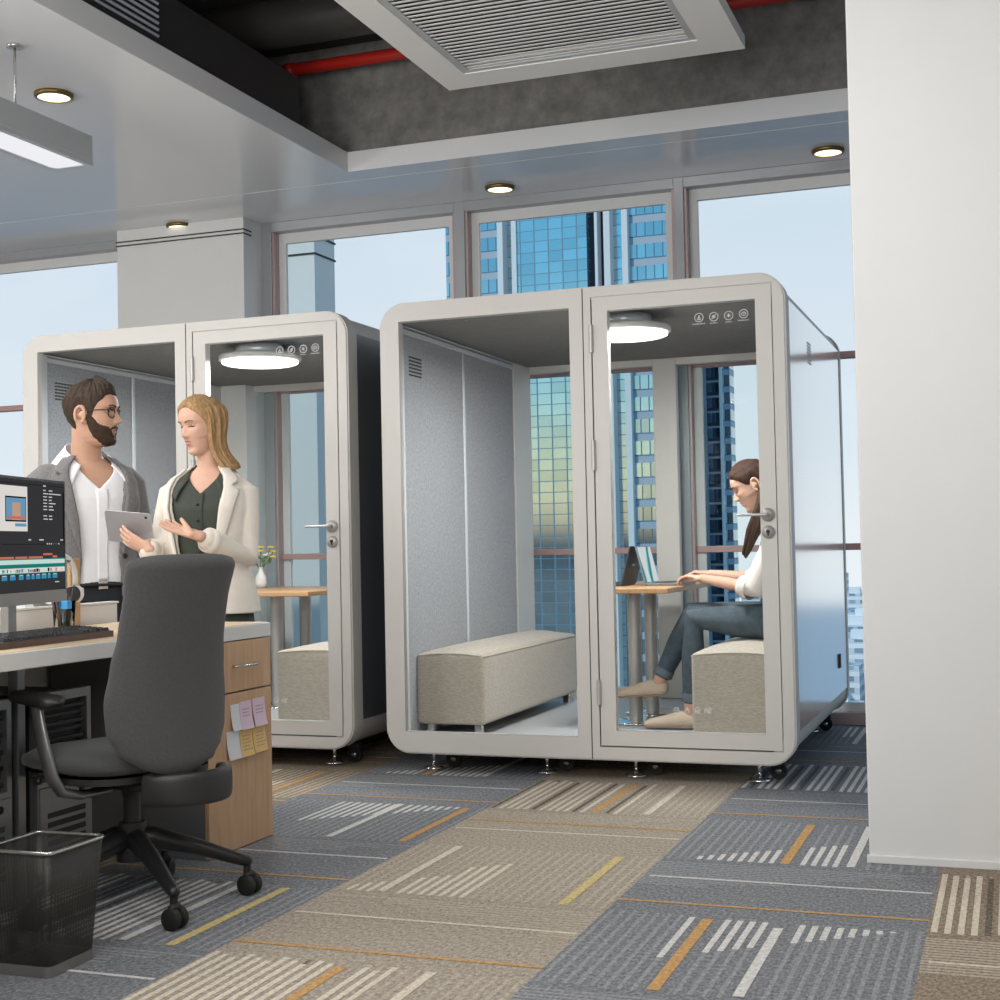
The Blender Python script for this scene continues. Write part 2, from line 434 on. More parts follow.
# ---- ceiling: slab, white soffit on two sides, concrete beam
sbox('ceiling', (-10.2, -3.1, 4.15), (4.2, 8.7, 4.35), M['ceil_dark'])
b = MB(); b.box((-10.2, -3.1, 3.35), (-3.67, 7.677, 3.47), .003); b.box((-3.67, 7.48, 3.35), (4.2, 7.677, 3.47), .003)
b.box((-10.2, 7.683, 3.35), (4.2, 8.45, 3.47), .003)
structure(b.build('ceiling_soffit', M['soffit']))
b = MB(); b.box((-10.2, 7.56, 3.47), (4.2, 8.1, 4.15), .01); structure(b.build('ceiling_beam', M['concrete']))
b = MB(); b.box((-10.2, 8.1, 3.47), (4.2, 8.7, 4.15)); structure(b.build('wall_head', M['white_wall']))
# ---- pier between the windows
b = MB(); b.box((-5.82, 8.2, 0), (-4.81, 8.62, 3.35), .004); b.box((-5.825, 8.194, 3.235), (-4.805, 8.3, 3.243), mi=1); b.box((-5.825, 8.194, 3.262), (-4.805, 8.3, 3.27), mi=1)
structure(b.build('wall_back', [M['white_wall'], M['gap']]))
b = MB(); b.box((-8.02, 14.0, -69.4), (-7.30, 14.5, 9), .01)
for z in (4.42, 4.62): b.box((-8.03, 13.99, z), (-7.29, 14.51, z + .02), mi=1)
structure(b.build('wall_outside', [M['white_wall'], M['gap']]))
# ---- windows
def window(n, x0, x1):
    YW = 8.5
    b = MB()
    b.box((x0, YW - .06, 3.285), (x1, YW + .1, 3.35), .004)
    b.box((x0, YW - .04, .0), (x1, YW + .1, .075), .004, mi=1)
    for a, c in ((x0, x0 + .018), (x1 - .018, x1)):
        b.box((a, YW - .05, .075), (c, YW + .1, 3.285), .003, mi=1)
    fr = structure(b.build('window_%d' % n, [M['win_frame'], M['win_rose']]))
    t = MB()
    for z in (1.05, 2.195): t.box((x0 + .018, YW, z - .02), (x1 - .018, YW + .07, z + .02), .004)
    t.build('transom', M['win_trans'], fr)
    s = MB(); w = .052
    s.ring([(x0 + .018, YW + .02, .075), (x1 - .018, YW + .02, .075), (x1 - .018, YW + .02, 3.285), (x0 + .018, YW + .02, 3.285)],
           [(x0 + .018 + w, YW + .02, .075 + w), (x1 - .018 - w, YW + .02, .075 + w), (x1 - .018 - w, YW + .02, 3.285 - .07), (x0 + .018 + w, YW + .02, 3.285 - .07)], (0, .03, 0))
    s.build('sash', M['white_wall'], fr)
    g = MB(); g.box((x0 + .06, YW + .045, .08), (x1 - .06, YW + .053, 3.28)); g.build('pane', M['winglass'], fr)
xs = [(-10.1, -8.06), (-7.98, -5.82), (-4.735, -3.376), (-3.304, -1.912), (-1.85, -.42), (-.34, 1.2), (1.28, 4.1)]
for i, (a, c) in enumerate(xs): window(i + 1, a, c)
b = MB()
for xa, xb in ((-8.06, -7.98), (-4.81, -4.735), (-3.376, -3.304), (-1.912, -1.85), (-.42, -.34), (1.2, 1.28)): b.box((xa, 8.44, 0), (xb, 8.6, 3.35), .003)
structure(b.build('trim_1', M['win_frame']))
# side wall on the left, out of view
sbox('wall_front', (-10.3, -3.3, 0), (4.2, -3.1, 4.2), M['white_wall'])
sbox('wall_end', (4.0, -3.1, 0), (4.2, 4.92, 4.2), M['white_wall'])
sbox('wall_left', (-10.3, -3.1, 0), (-10.1, 8.7, 4.2), M['white_wall'])

# ---- things on the ceiling
t = thing('air_conditioner', (-1.61, 4.98, 3.1), 'white ceiling cassette air conditioner with slatted grille in the dark recess', 'air conditioner')
x0, x1, y0, y1, z0 = -2.265, -.965, 4.33, 5.635, 3.1
b = MB(); b.ring([(x0, y0, z0), (x1, y0, z0), (x1, y1, z0), (x0, y1, z0)], [(x0 + .14, y0 + .14, z0), (x1 - .16, y0 + .14, z0), (x1 - .16, y1 - .17, z0), (x0 + .14, y1 - .17, z0)], (0, 0, .055)); b.build('panel', M['white_wall'], t)
b = MB(); b.box((x0 + .08, y0 + .08, z0 + .055), (x1 - .08, y1 - .08, z0 + .33), .01); b.build('housing', M['black_metal'], t)
gx0, gx1, gy0, gy1 = x0 + .14, x1 - .16, y0 + .14, y1 - .17
b = MB(); b.ring([(gx0, gy0, z0 + .004), (gx1, gy0, z0 + .004), (gx1, gy1, z0 + .004), (gx0, gy1, z0 + .004)], [(gx0 + .03, gy0 + .03, z0 + .004), (gx1 - .03, gy0 + .03, z0 + .004), (gx1 - .03, gy1 - .03, z0 + .004), (gx0 + .03, gy1 - .03, z0 + .004)], (0, 0, .02)); b.build('grille_frame', M['lightgrey'], t)
b = MB()
n = 26
for k in range(n):
    y = gy0 + .03 + (k + .5) * (gy1 - gy0 - .06) / n
    b.box((gx0 + .03, y - .009, z0 + .008), (gx1 - .03, y + .009, z0 + .010), 0, rot=Matrix.Rotation(math.radians(6), 3, 'X'))
b.build('grille_slats', M['white_wall'], t)
for x in (x0 + .2, x1 - .2):
    for y in (y0 + .2, y1 - .2): b = MB(); b.cyl((x, y, z0 + .33), (x, y, 4.149), .008, 8); b.build('hanger_rod', M['steel'], t)

t = thing('ventilation_box', (-3.95, 4, 3.49), 'long black ventilation box above the edge of the white soffit, with slatted outlet', 'ventilation duct')
b = MB(); b.box((-4.3, -1.0, 3.49), (-3.72, 6.98, 3.77), .004); b.build('housing', M['black_metal'], t)
b = MB(); b.box((-4.32, -1.02, 3.472), (-3.70, 6.99, 3.49), .003); b.build('ledge', M['gap'], t)
b = MB()
for k in range(7):
    z = 3.535 + k * .031; b.box((-3.735, 3.2, z - .004), (-3.708, 5.58, z + .009), .002, rot=Matrix.Rotation(.5, 3, 'Y'))
b.build('outlet_slats', M['lightgrey'], t)
b = MB(); b.cyl((-10, 6.75, 4.0), (3.9, 6.75, 4.0), .13, 28)
for x in (-8, -6.2, -4.4, -2.6, -.8, 1): b.cyl((x - .02, 6.75, 4.0), (x + .02, 6.75, 4.0), .137, 28)
for x in (-6, -2, 2): b.cyl((x, 6.75, 4.1), (x, 6.75, 4.149), .008, 8)
tag(b.build('air_duct', M['duct']), 'round dark metal air duct running along the recess behind the air conditioner', 'duct')
b = MB(); b.box((-3.6, -1, 3.99), (-2.5, 6.2, 4.149), .02)
tag(b.build('rectangular_duct', M['duct']), 'flat dark rectangular duct under the slab above the air conditioner', 'duct')
b = MB(); b.cyl((-10, 7.3, 3.945), (4, 7.3, 3.945), .036, 20)
for x in (-6, -2.5, 1): b.cyl((x, 7.3, 3.97), (x, 7.3, 4.149), .008, 8)
for x in (-5, -3.95, -2.2, -.4): b.cyl((x - .03, 7.3, 3.945), (x + .03, 7.3, 3.945), .042, 20)
tag(b.build('sprinkler_pipe', M['red']), 'red sprinkler pipe running in front of the concrete beam', 'pipe')

def pendant(loc, label, length=3.2):
    t = thing('pendant_light', loc, label, 'ceiling light')
    x, y, z = loc; w = .112
    b = MB(); b.ring([(x - w, y - length, z), (x + w, y - length, z), (x + w, y, z), (x - w, y, z)], [(x - w + .025, y - length + .025, z), (x + w - .025, y - length + .025, z), (x + w - .025, y - .025, z), (x - w + .025, y - .025, z)], (0, 0, .02))
    b.box((x - w, y - length, z + .02), (x + w, y, z + .14), .004); b.build('housing', M['lightgrey'], t)
    b = MB(); P = [(p[0], p[2] + 0, z + .004) for p in rrect(x - w + .025, x + w - .025, y - length + .025, y - .025, .03, 0)]
    b.prism(P, (0, 0, .012)); b.build('diffuser', M['pend'], t)
    for yy in (y - .4, y - length + .4): b = MB(); b.cyl((x, yy, z + .14), (x, yy, 3.35), .006, 8); b.lathe([(.0, 0), (.035, 0), (.035, .012), (.0, .012)], (x, yy, 3.338), 16); b.build('suspension_rod', M['steel'], t)
    return t
pendant((-4.07, 5.4, 2.9), 'long white rectangular pendant light hanging above the desk')
DL = [((-4.336, 5.611), 'round downlight nearest the hanging rectangular light'), ((-5.326, 8.232), 'round downlight above the white pier between the windows'),
      ((-2.963, 8.195), 'round downlight above the right-hand glass pod'), ((-.942, 8.205), 'round downlight beside the white wall, over the end window')]
for (x, y), lab in DL:
    t = thing('downlight', (x, y, 3.33), lab, 'ceiling light', 'downlights in the white soffit')
    b = MB(); b.lathe([(.078, 0), (.092, .002), (.094, .012), (.094, .022), (.078, .022), (.078, 0)], (x, y, 3.329), 32); b.build('rim', M['brass'], t)
    b = MB(); b.lathe([(0, 0), (.079, 0), (.079, .012), (0, .012)], (x, y, 3.334), 32); b.build('diffuser', M['led2'], t)
# ================================================================ glass meeting pods
XL, XR, YF, YB, ZB, ZT = -2.906, -.922, 6.243, 8.36, .1, 2.3
def build_pod():
    t = thing('office_pod', ((XL + XR) / 2, YF, 0), '', 'office pod', 'glass fronted office pods')
    RO = .125
    # outer shell: rounded tube with white rims front and back
    out = rrect(XL, XR, ZB, ZT, RO, YF, 8)
    def inset(d, y, rr=None): return rrect(XL + d, XR - d, ZB + d, ZT - d, max(RO - d, .02), y, 8)
    b = MB(); b.ring([(x, YF + .008, z) for x, y, z in out], inset(.06, YF + .008), (0, .10, 0)); b.build('front_rim', M['pod'], t, auto=35)
    fo = [(x, z) for x, y, z in inset(.007, YF)]; R2 = lambda xa, xb, za, zb: [(xa, za), (xb, za), (xb, zb), (xa, zb)]
    b = holed(fo, [R2(-2.803, -1.927, .205, 2.207), R2(-1.822, -.977, .162, 2.25)], YF, .05); b.build('front_frame', M['pod'], t, auto=30)
    b = MB(); b.ring([(x, YB - .07, z) for x, y, z in out], inset(.06, YB - .07), (0, .07, 0)); b.build('back_rim', M['pod'], t, auto=35)
    b = MB(); b.ring(inset(.012, YF + .11), inset(.05, YF + .11), (0, YB - YF - .18, 0)); b.build('shell', M['pod'], t, auto=35)
    for nm, xa, xb, mm in (('side_panel', XR - .016, XR - .004, M['pod_side']), ('side_panel', XL + .004, XL + .016, M['pod_side_dark'])):
        b = MB(); b.box((xa, YF + .115, ZB + .14), (xb, YB - .075, ZT - .11), .003); b.build(nm, mm, t)
    # front face: left glazed panel and right door
    y0, y1 = YF + .004, YF + .055
    def R4(x0, x1, z0, z1, y): return [(x0, y, z0), (x1, y, z0), (x1, y, z1), (x0, y, z1)]
    b = MB(); b.box((-2.82, y0 + .02, .19), (-1.91, y0 + .03, 2.22)); b.build('glass_panel', M['glass'], t)
    b = MB(); b.box((-1.8625, YF - .0005, ZB + .006), (-1.8575, YF + .01, ZT - .006)); b.box((-1.83, y0 + .02, .155), (-1.80, y0 + .05, 2.258)); b.box((-1.0, y0 + .02, .155), (-.965, y0 + .05, 2.258)); b.box((-1.8, y0 + .02, 2.22), (-1., y0 + .05, 2.258)); b.box((-1.8, y0 + .02, .155), (-1., y0 + .05, .19))
    b.build('shadow_gap', M['gap'], t)
    d = MB(); d.ring(R4(-1.815, -.984, .169, 2.243, YF), R4(-1.742, -1.056, .238, 2.182, YF), (0, .045, 0)); door = d.build('door', M['pod'], t)
    b = MB(); b.box((-1.75, y0 + .014, .23), (-1.05, y0 + .024, 2.19)); b.build('door_glass', M['glass'], door)
    for z0, z1 in ((1.99, 2.12), (1.44, 1.58), (.355, .47)):
        b = MB(); b.cyl((-1.82, YF - .006, z0), (-1.82, YF - .006, z1), .011, 14); b.box((-1.83, YF - .006, z0), (-1.811, YF + .008, z1), .002); b.build('hinge', M['satin'], door, auto=40)
    # handle: rose with lever, key rose below
    hx = -1.022
    b = MB(); b.cyl((hx, YF, 1.214), (hx, YF - .012, 1.214), .030, 28); b.cyl((hx, YF - .012, 1.214), (hx, YF - .045, 1.214), .010, 14); b.limb([(hx, YF - .045, 1.214), (hx - .05, YF - .047, 1.214), (hx - .125, YF - .045, 1.214)], [.007, .006, .0055], 12); b.build('lever_handle', M['satin'], door)
    b = MB(); b.cyl((hx, YF, 1.137), (hx, YF - .01, 1.137), .029, 28); b.cyl((hx, YF - .01, 1.139), (hx, YF - .014, 1.139), .009, 14, mi=1); b.box((hx - .003, YF - .014, 1.120), (hx + .003, YF - .008, 1.137), mi=1); b.build('key_rose', [M['satin'], M['gap']], door)
    # printed icons on the door glass
    gy = y0 + .013
    for k, (x, z) in enumerate(((-1.314, 2.119), (-1.246, 2.118), (-1.178, 2.118), (-1.110, 2.121))):
        b = MB()
        n = 28; o = [(x + .021 * math.cos(2 * PI * i / n), gy, z + .021 * math.sin(2 * PI * i / n)) for i in range(n)]; ii = [(x + .0178 * math.cos(2 * PI * i / n), gy, z + .0178 * math.sin(2 * PI * i / n)) for i in range(n)]
        b.ring(o, ii, (0, -.0008, 0))
        def seg(xa, za, xb, zb, w=.0016):
            dx, dz = xb - xa, zb - za; L = math.hypot(dx, dz); nx, nz = -dz / L * w, dx / L * w
            b.prism([(x + xa + nx, gy, z + za + nz), (x + xb + nx, gy, z + zb + nz), (x + xb - nx, gy, z + zb - nz), (x + xa - nx, gy, z + za - nz)], (0, -.0008, 0))
        if k == 0:
            seg(-.006, -.008, 0, .008); seg(0, .008, .006, -.008); seg(-.003, -.001, .004, -.001); seg(0, .008, .004, .011); seg(-.009, -.009, .009, -.009)
        elif k == 1:
            for q in range(4): seg(-.009 * math.cos(q * PI / 4), -.009 * math.sin(q * PI / 4), .009 * math.cos(q * PI / 4), .009 * math.sin(q * PI / 4))
            seg(-.011, -.007, -.005, -.011); seg(.005, .011, .011, .007)
        elif k == 2:
            b.prism([(x + .0055 * math.cos(2 * PI * i / 14), gy, z + .0055 * math.sin(2 * PI * i / 14)) for i in range(14)], (0, -.0008, 0))
            for q in range(8): a = q * PI / 4; seg(.008 * math.cos(a), .008 * math.sin(a), .0125 * math.cos(a), .0125 * math.sin(a), .0011)
        else:
            o = [(x + .012 * math.cos(2 * PI * i / 18), gy, z + .009 * math.sin(2 * PI * i / 18)) for i in range(18)]; ii = [(x + .009 * math.cos(2 * PI * i / 18), gy, z + .006 * math.sin(2 * PI * i / 18)) for i in range(18)]
            b.ring(o, ii, (0, -.0008, 0)); seg(-.004, -.002, .004, .002)
        w = (.029, .017, .015, .025)[k]
        b.build('icon', M['sticker'], door)
        b = MB(); m_ = 9 if k in (0, 3) else 6
        for q in range(m_):
            xa = x - w + q * 2 * w / m_; h = .0034 if q % 3 else .0048
            b.prism([(xa, gy, z - .031), (xa + w * 1.35 / m_, gy, z - .031), (xa + w * 1.35 / m_, gy, z - .031 + h), (xa, gy, z - .031 + h)], (0, -.0008, 0))
        b.build('icon_caption', M['sticker'], door)
    # four white characters near the foot of the door glass
    def glyph(x, z, strokes, u=.0034):
        b = MB()
        for (xa, za, xb, zb) in strokes:
            dx, dz = (xb - xa) * u, (zb - za) * u; L = math.hypot(dx, dz); w = .0017; nx, nz = -dz / L * w, dx / L * w
            A = (x + xa * u, z + za * u); B = (x + xb * u, z + zb * u)
            b.prism([(A[0] + nx, gy, A[1] + nz), (B[0] + nx, gy, B[1] + nz), (B[0] - nx, gy, B[1] - nz), (A[0] - nx, gy, A[1] - nz)], (0, -.0008, 0))
        b.build('lettering', M['sticker'], door)
    glyph(-1.462, .337, [(-3, -3, 3, -3), (-3, -3, -3, 3), (-3, 3, 3, 3), (3, 3, 3, -3), (-3, 0, 3, 0), (0, -1.5, 2, -1.5)])
    glyph(-1.413, .337, [(0, 4, -3.5, -3), (0, 4, 3.5, -3), (0, 3, 0, 0)])
    glyph(-1.366, .337, [(0, 4.5, -4.5, .5), (0, 4.5, 4.5, .5), (-3, .4, 3, .4), (-2.6, -3.4, -2.6, .4), (2.6, -3.4, 2.6, .4), (-2.6, -3.4, 2.6, -3.4), (-2, -1.4, 2, -1.4)])
    glyph(-1.318, .337, [(-4, 2.5, -.6, 2.5), (-4, 2.5, -4.4, -3.5), (-.6, 2.5, -.6, -3.2), (-4.6, 0, -.2, 0), (2.4, 4, .4, .8), (2.4, 4, 5, 1), (1, .6, 4.2, .6), (1, .6, 1, -3), (1, -3, 4.6, -3), (1, -1.2, 4, -1.2)])
    # inside
    b = MB(); b.box((XL + .05, YF + .06, .145), (XR - .05, YB - .08, .16)); b.build('floor_panel', M['pod_floor'], t)
    b = MB(); b.box((XL + .05, YF + .056, 2.212), (XR - .05, YB - .075, 2.24)); b.build('ceiling_panel', M['felt_dark'], t)
    for q, (xa, xb) in enumerate(((-2.855, -2.83), (-.997, -.972))):
        for ya, yb in ((6.36, 7.155), (7.185, 7.975)):
            b = MB(); b.box((xa, ya, .16), (xb, yb, 2.165), .003); b.build('felt_panel', M['felt'], t)
        s = MB(); s.box((xa - .001, 7.156, .16), (xb + .002, 7.184, 2.165), .002); s.box((xa - .002, 6.30, .16), (xb + .004, 6.358, 2.2), .003); s.box((xa - .002, 6.3, 2.166), (xb + .006, 8.0, 2.19), .003); s.box((xa, 6.3, 2.2), (xb + .012, 8.2, 2.206)); s.build('wall_trim', M['strip'], t)
    v = MB()
    for r_ in range(6):
        for c_ in range(6): v.box((-2.832, 6.425 + c_ * .027, 1.965 + r_ * .018), (-2.8285, 6.447 + c_ * .027, 1.974 + r_ * .018))
    v.build('vent_grille', M['gap'], t)
    # back wall: posts, header and two panes
    b = MB()
    b.box((XL + .05, YB - .09, .15), (-2.835, YB - .03, 2.24), .004); b.box((-2.03, YB - .095, .16), (-1.885, YB - .035, 2.21), .006); b.box((-1.04, YB - .09, .15), (XR - .05, YB - .03, 2.24), .004)
    b.box((-2.85, 7.98, .16), (-2.822, YB - .08, 2.21), .004); b.box((-1.03, 7.98, .16), (-.975, YB - .08, 2.21), .004)
    b.box((-2.85, YB - .088, 2.17), (-1.03, YB - .03, 2.24), .004); b.box((-2.85, YB - .088, .15), (-1.03, YB - .03, .22), .004)
    b.build('back_frame', M['pod'], t)
    for xa, xb in ((-2.85, -2.02), (-1.895, -1.03)):
        b = MB(); b.box((xa, YB - .065, .2), (xb, YB - .055, 2.19)); b.build('back_glass', M['glass'], t)
    # lamp disc
    cx, cy = -1.755, 6.62
    b = MB(); b.lathe([(.16, .062), (.214, .058), (.222, .05), (.222, .03), (.205, .026), (.2, .03), (.16, .03)], (cx, cy, 2.1), 40); lm = b.build('ceiling_lamp', M['pod'], t)
    b = MB(); b.lathe([(0, 0), (.19, 0), (.206, .006), (.206, .022), (0, .022)], (cx, cy, 2.108), 40); b.build('lamp_diffuser', M['led'], lm)
    b = MB(); b.cyl((cx, cy, 2.155), (cx, cy, 2.215), .13, 32); b.build('lamp_mount', M['strip'], lm)
    # side details
    b = MB()
    for r_ in range(7):
        for c_ in range(3): b.box((XR - .006, 6.96 + c_ * .045, 1.97 + r_ * .016), (XR - .001, 6.99 + c_ * .045, 1.977 + r_ * .016))
    b.build('side_vent', M['gunmetal'], t)
    b = MB(); b.box((XR - .006, 7.885, .385), (XR + .004, 7.955, .462), .004); b.box((XR + .001, 7.905, .4), (XR + .006, 7.935, .45), .002, mi=1); b.build('power_inlet', [M['gap'], M['plastic_dark']], t)
    # levelling feet with casters behind
    for x in (-2.73, -2.14, -1.70, -1.12):
        for y in (6.42, 8.12):
            b = MB(); b.lathe([(0, 0), (.046, 0), (.05, .006), (.046, .014), (.018, .02), (.012, .024), (0, .024)], (x, y, .001), 24); b.cyl((x, y, .02), (x, y, .11), .009, 10); b.build('levelling_foot', M['chrome'], t)
            c = MB(); q = .06
            c.cyl((x + .075, y + .08 - .012, .04), (x + .075, y + .08 + .012, .04), .039, 20); c.box((x + .045, y + .06, .06), (x + .105, y + .10, .1), .004); cc = c.build('caster', M['rubber'], t, auto=40)
            c = MB(); c.cyl((x + .075, y + .064, .04), (x + .075, y + .068, .04), .014, 14); c.build('caster_hub', M['steel'], cc)
    return t
pod_r = build_pod()
pod_r['label'] = 'right-hand glass office pod with a seated woman working inside'
DXY = (-2.178, .037, 0)
pod_l = copy_tree(pod_r, None, DXY)
pod_l['label'] = 'left-hand glass office pod behind the standing man and woman'
# side of the left pod that faces the other pod is graphite, as its twin's left side
for ch in pod_l.children:
    if ch.name.startswith('ceiling_lamp'): ch.location.x += .12
    if ch.name.startswith('side_panel') and abs(max(v.co.x for v in ch.data.vertices) - (XR - .004 - (XL + XR) / 2)) < .01:
        ch.data = ch.data.copy(); ch.data.materials[0] = M['pod_side_dark']

# ---------------------------------------------------------------- benches, tables
def bench(x0, x1, y0, y1, z0, z1, label):
    t = thing('upholstered_bench', ((x0 + x1) / 2, (y0 + y1) / 2, .16), label, 'bench', 'beige upholstered benches in the pods')
    b = bmesh.new(); bmesh.ops.create_cube(b, size=1)
    for v in b.verts: v.co = Vector(((x0 + x1) / 2 + v.co.x * (x1 - x0), (y0 + y1) / 2 + v.co.y * (y1 - y0), (z0 + z1) / 2 + v.co.z * (z1 - z0)))
    bmesh.ops.bevel(b, geom=b.edges[:], offset=.022, segments=4, profile=.5, affect='EDGES')
    bmesh.ops.subdivide_edges(b, edges=[e for e in b.edges if e.calc_length() > .3], cuts=10, use_grid_fill=True)
    for v in b.verts:
        if v.co.z > z1 - .03:
            u = (v.co.x - (x0 + x1) / 2) / ((x1 - x0) / 2); w = (v.co.y - (y0 + y1) / 2) / ((y1 - y0) / 2)
            v.co.z += .035 * max(0, 1 - u * u) * (1 - w ** 8)
    m = MB(); m.bm(b, 0, True); m.build('cushion', M['bench'], t)
    m = MB()
    def crown(x, w): u = (x - (x0 + x1) / 2) / ((x1 - x0) / 2); return .035 * max(0, 1 - u * u) * (1 - w ** 8)
    for yy in (y0 + .004, y1 - .004):
        m.tube([(x0 + .01 + (x1 - x0 - .02) * i / 12, yy, z1 - .012 + crown(x0 + .01 + (x1 - x0 - .02) * i / 12, .9) * .75) for i in range(13)], .004, 6)
    for xx in (x0 + .002, x1 - .002): m.tube([(xx, y0 + .012, z1 - .014), (xx, y1 - .012, z1 - .014)], .004, 6)
    m.build('piping', M['bench'], t)
    for x in (x0 + .06, x1 - .05):
        for y in (y0 + .06, y1 - .06):
            m = MB(); m.box((x - .018, y - .018, .16), (x + .018, y + .018, z0 + .02), .003); m.build('leg', M['steel'], t)
    return t
bench(-2.855 + .02, -2.472, 6.45, 8.02, .215, .565, 'long beige upholstered bench against the felt wall of the right-hand pod')
bench(-1.445, -1.01, 6.50, 8.0, .185, .575, 'beige upholstered bench under the seated woman in the right-hand pod')
bench(-3.70, -3.20, 6.58, 8.0, .185, .565, 'beige upholstered bench behind the door glass of the left-hand pod')
bench(-5.0, -4.62, 6.49, 8.05, .215, .565, 'beige bench against the felt wall of the left-hand pod, behind the standing man')
def table(x0, x1, y0, y1, z, label):
    cx = (x0 + x1) / 2 - .03
    t = thing('pod_table', (cx, (y0 + y1) / 2, .16), label, 'table', 'wooden tables in the pods')
    m = MB(); m.box((x0, y0, z - .028), (x1, y1, z), .005); m.build('tabletop', M['table_wood'], t)
    for y in (y0 + .36, y0 + .72):
        m = MB(); m.cyl((cx, y, .175), (cx, y, z - .028), .036, 28); l = m.build('leg', M['satin'], t, auto=40)
        m = MB(); m.lathe([(0, 0), (.15, 0), (.15, .008), (.13, .014), (.04, .018), (0, .018)], (cx, y, .1605), 40); m.build('foot_plate', M['chrome'], l)
    return t
table(-2.10, -1.615, 6.80, 8.08, .873, 'wooden table with laptops in the right-hand pod')
table(-4.53, -3.66 - .12, 7.10, 8.1, .86, 'wooden table with flower vase in the left-hand pod')
# ================================================================ desk
t = thing('office_desk', (-3.07, 3.2, 0), 'long office desk with pale wooden top and white edge, in front of the office chair', 'desk')
DZ0, DZ1 = .77, .825
m = MB(); m.box((-3.42, 1.4, DZ0), (-2.72, 4.80, DZ1 - .003), .003); m.build('edge_band', M['desk_edge'], t)
m = MB(); m.box((-3.41, 1.41, DZ1 - .004), (-2.728, 4.79, DZ1), .001); m.build('desktop', M['wood_top'], t)
m = MB(); m.box((-3.455, 1.4, .30), (-3.425, 4.80, .90), .003); m.build('back_panel', M['desk_edge'], t)
m = MB(); m.box((-3.46, 1.4, .90), (-3.42, 4.805, .908), .002); m.build('panel_cap', M['white_wall'], t)
for x, y in ((-2.98, 3.64), (-3.36, 3.64), (-2.98, 1.6), (-3.36, 1.6)):
    m = MB(); m.box((x - .02, y - .018, .0), (x + .02, y + .018, DZ0), .003); m.build('leg', M['gunmetal'], t)
t = thing('drawer_cabinet', (-3.04, 4.57, 0), 'wood fronted drawer cabinet with sticky notes under the far end of the desk', 'cabinet')
m = MB(); m.box((-3.40, 4.345, .0), (-2.74, 4.79, .768), .003); m.build('body', M['desk_dark'], t)
m = MB(); m.box((-2.739, 4.342, .582), (-2.72, 4.795, .766), .002); dr = m.build('drawer', M['wood'], t)
m = MB(); m.tube([(-2.72, 4.515, .676), (-2.70, 4.522, .676), (-2.692, 4.55, .676), (-2.692, 4.635, .676), (-2.70, 4.663, .676), (-2.72, 4.67, .676)], .0055, 10, rb=.008); m.build('handle', M['steel'], dr)
m = MB(); m.box((-2.739, 4.342, .004), (-2.72, 4.795, .576), .002); dd = m.build('door', M['wood'], t)
m = MB(); m.cyl((-2.72, 4.385, .31), (-2.705, 4.385, .31), .008, 14); m.ball((-2.697, 4.385, .31), (.009, .015, .015), 14); m.build('knob', M['steel'], dd)
NOTE = {'white': mat('white note', '#d9dade', .8), 'pink': mat('pink note', '#d8c0d3', .8), 'yellow': mat('yellow note', '#dcb877', .8)}
M['ink'] = mat('pencil writing', '#8d7f86', .8)
NC = [(4.492, 4.553, .440, .536, 'white', 'white sticky note in the upper row on the drawer cabinet door'),
      (4.556, 4.640, .436, .540, 'pink', 'pink sticky note next to the white one, upper row on the cabinet door'),
      (4.650, 4.741, .437, .542, 'pink', 'pink sticky note at the edge end of the upper row on the cabinet door'),
      (4.462, 4.550, .336, .440, 'white', 'white sticky note in the lower row on the drawer cabinet door'),
      (4.553, 4.644, .335, .442, 'yellow', 'yellow sticky note beside the lower white note on the cabinet door'),
      (4.648, 4.742, .339, .441, 'yellow', 'yellow sticky note at the edge end of the lower row on the cabinet door')]
for k, (y0, y1, z0, z1, c, lab) in enumerate(NC):
    m = MB()
    def fn(u, v, y0=y0, y1=y1, z0=z0, z1=z1): return (-2.7195 + .012 * (1 - v) ** 2.2, y0 + (y1 - y0) * u + .004 * (1 - v), z0 + (z1 - z0) * v)
    m.grid(fn, 4, 8)
    def fb(u, v): p = fn(u, v); return (p[0] + .0006, p[1], p[2])
    m.grid(fb, 4, 8)
    if c != 'white' or k == 3:
        rr = random.Random(k)
        for ln in range(3 if c == 'pink' else 5):
            if c == 'white': break
            zz = .72 - ln * .12; u = .2
            while u < .75:
                w_ = rr.uniform(.05, .14); a = fb(u, zz); b_ = fb(u + w_, zz + .02); d_ = fb(u + w_, zz - .015); e_ = fb(u, zz - .03)
                m.add([(q[0] + .0004, q[1], q[2]) for q in (a, b_, d_, e_)], [[0, 1, 2, 3]], 1); u += w_ + .03
    o = m.build('sticky_note', [NOTE[c], M['ink']], fixn=False); tag(o, lab, 'sticky note', 'sticky notes on the cabinet door'); own_origin(o, (-2.72, (y0 + y1) / 2, z1))

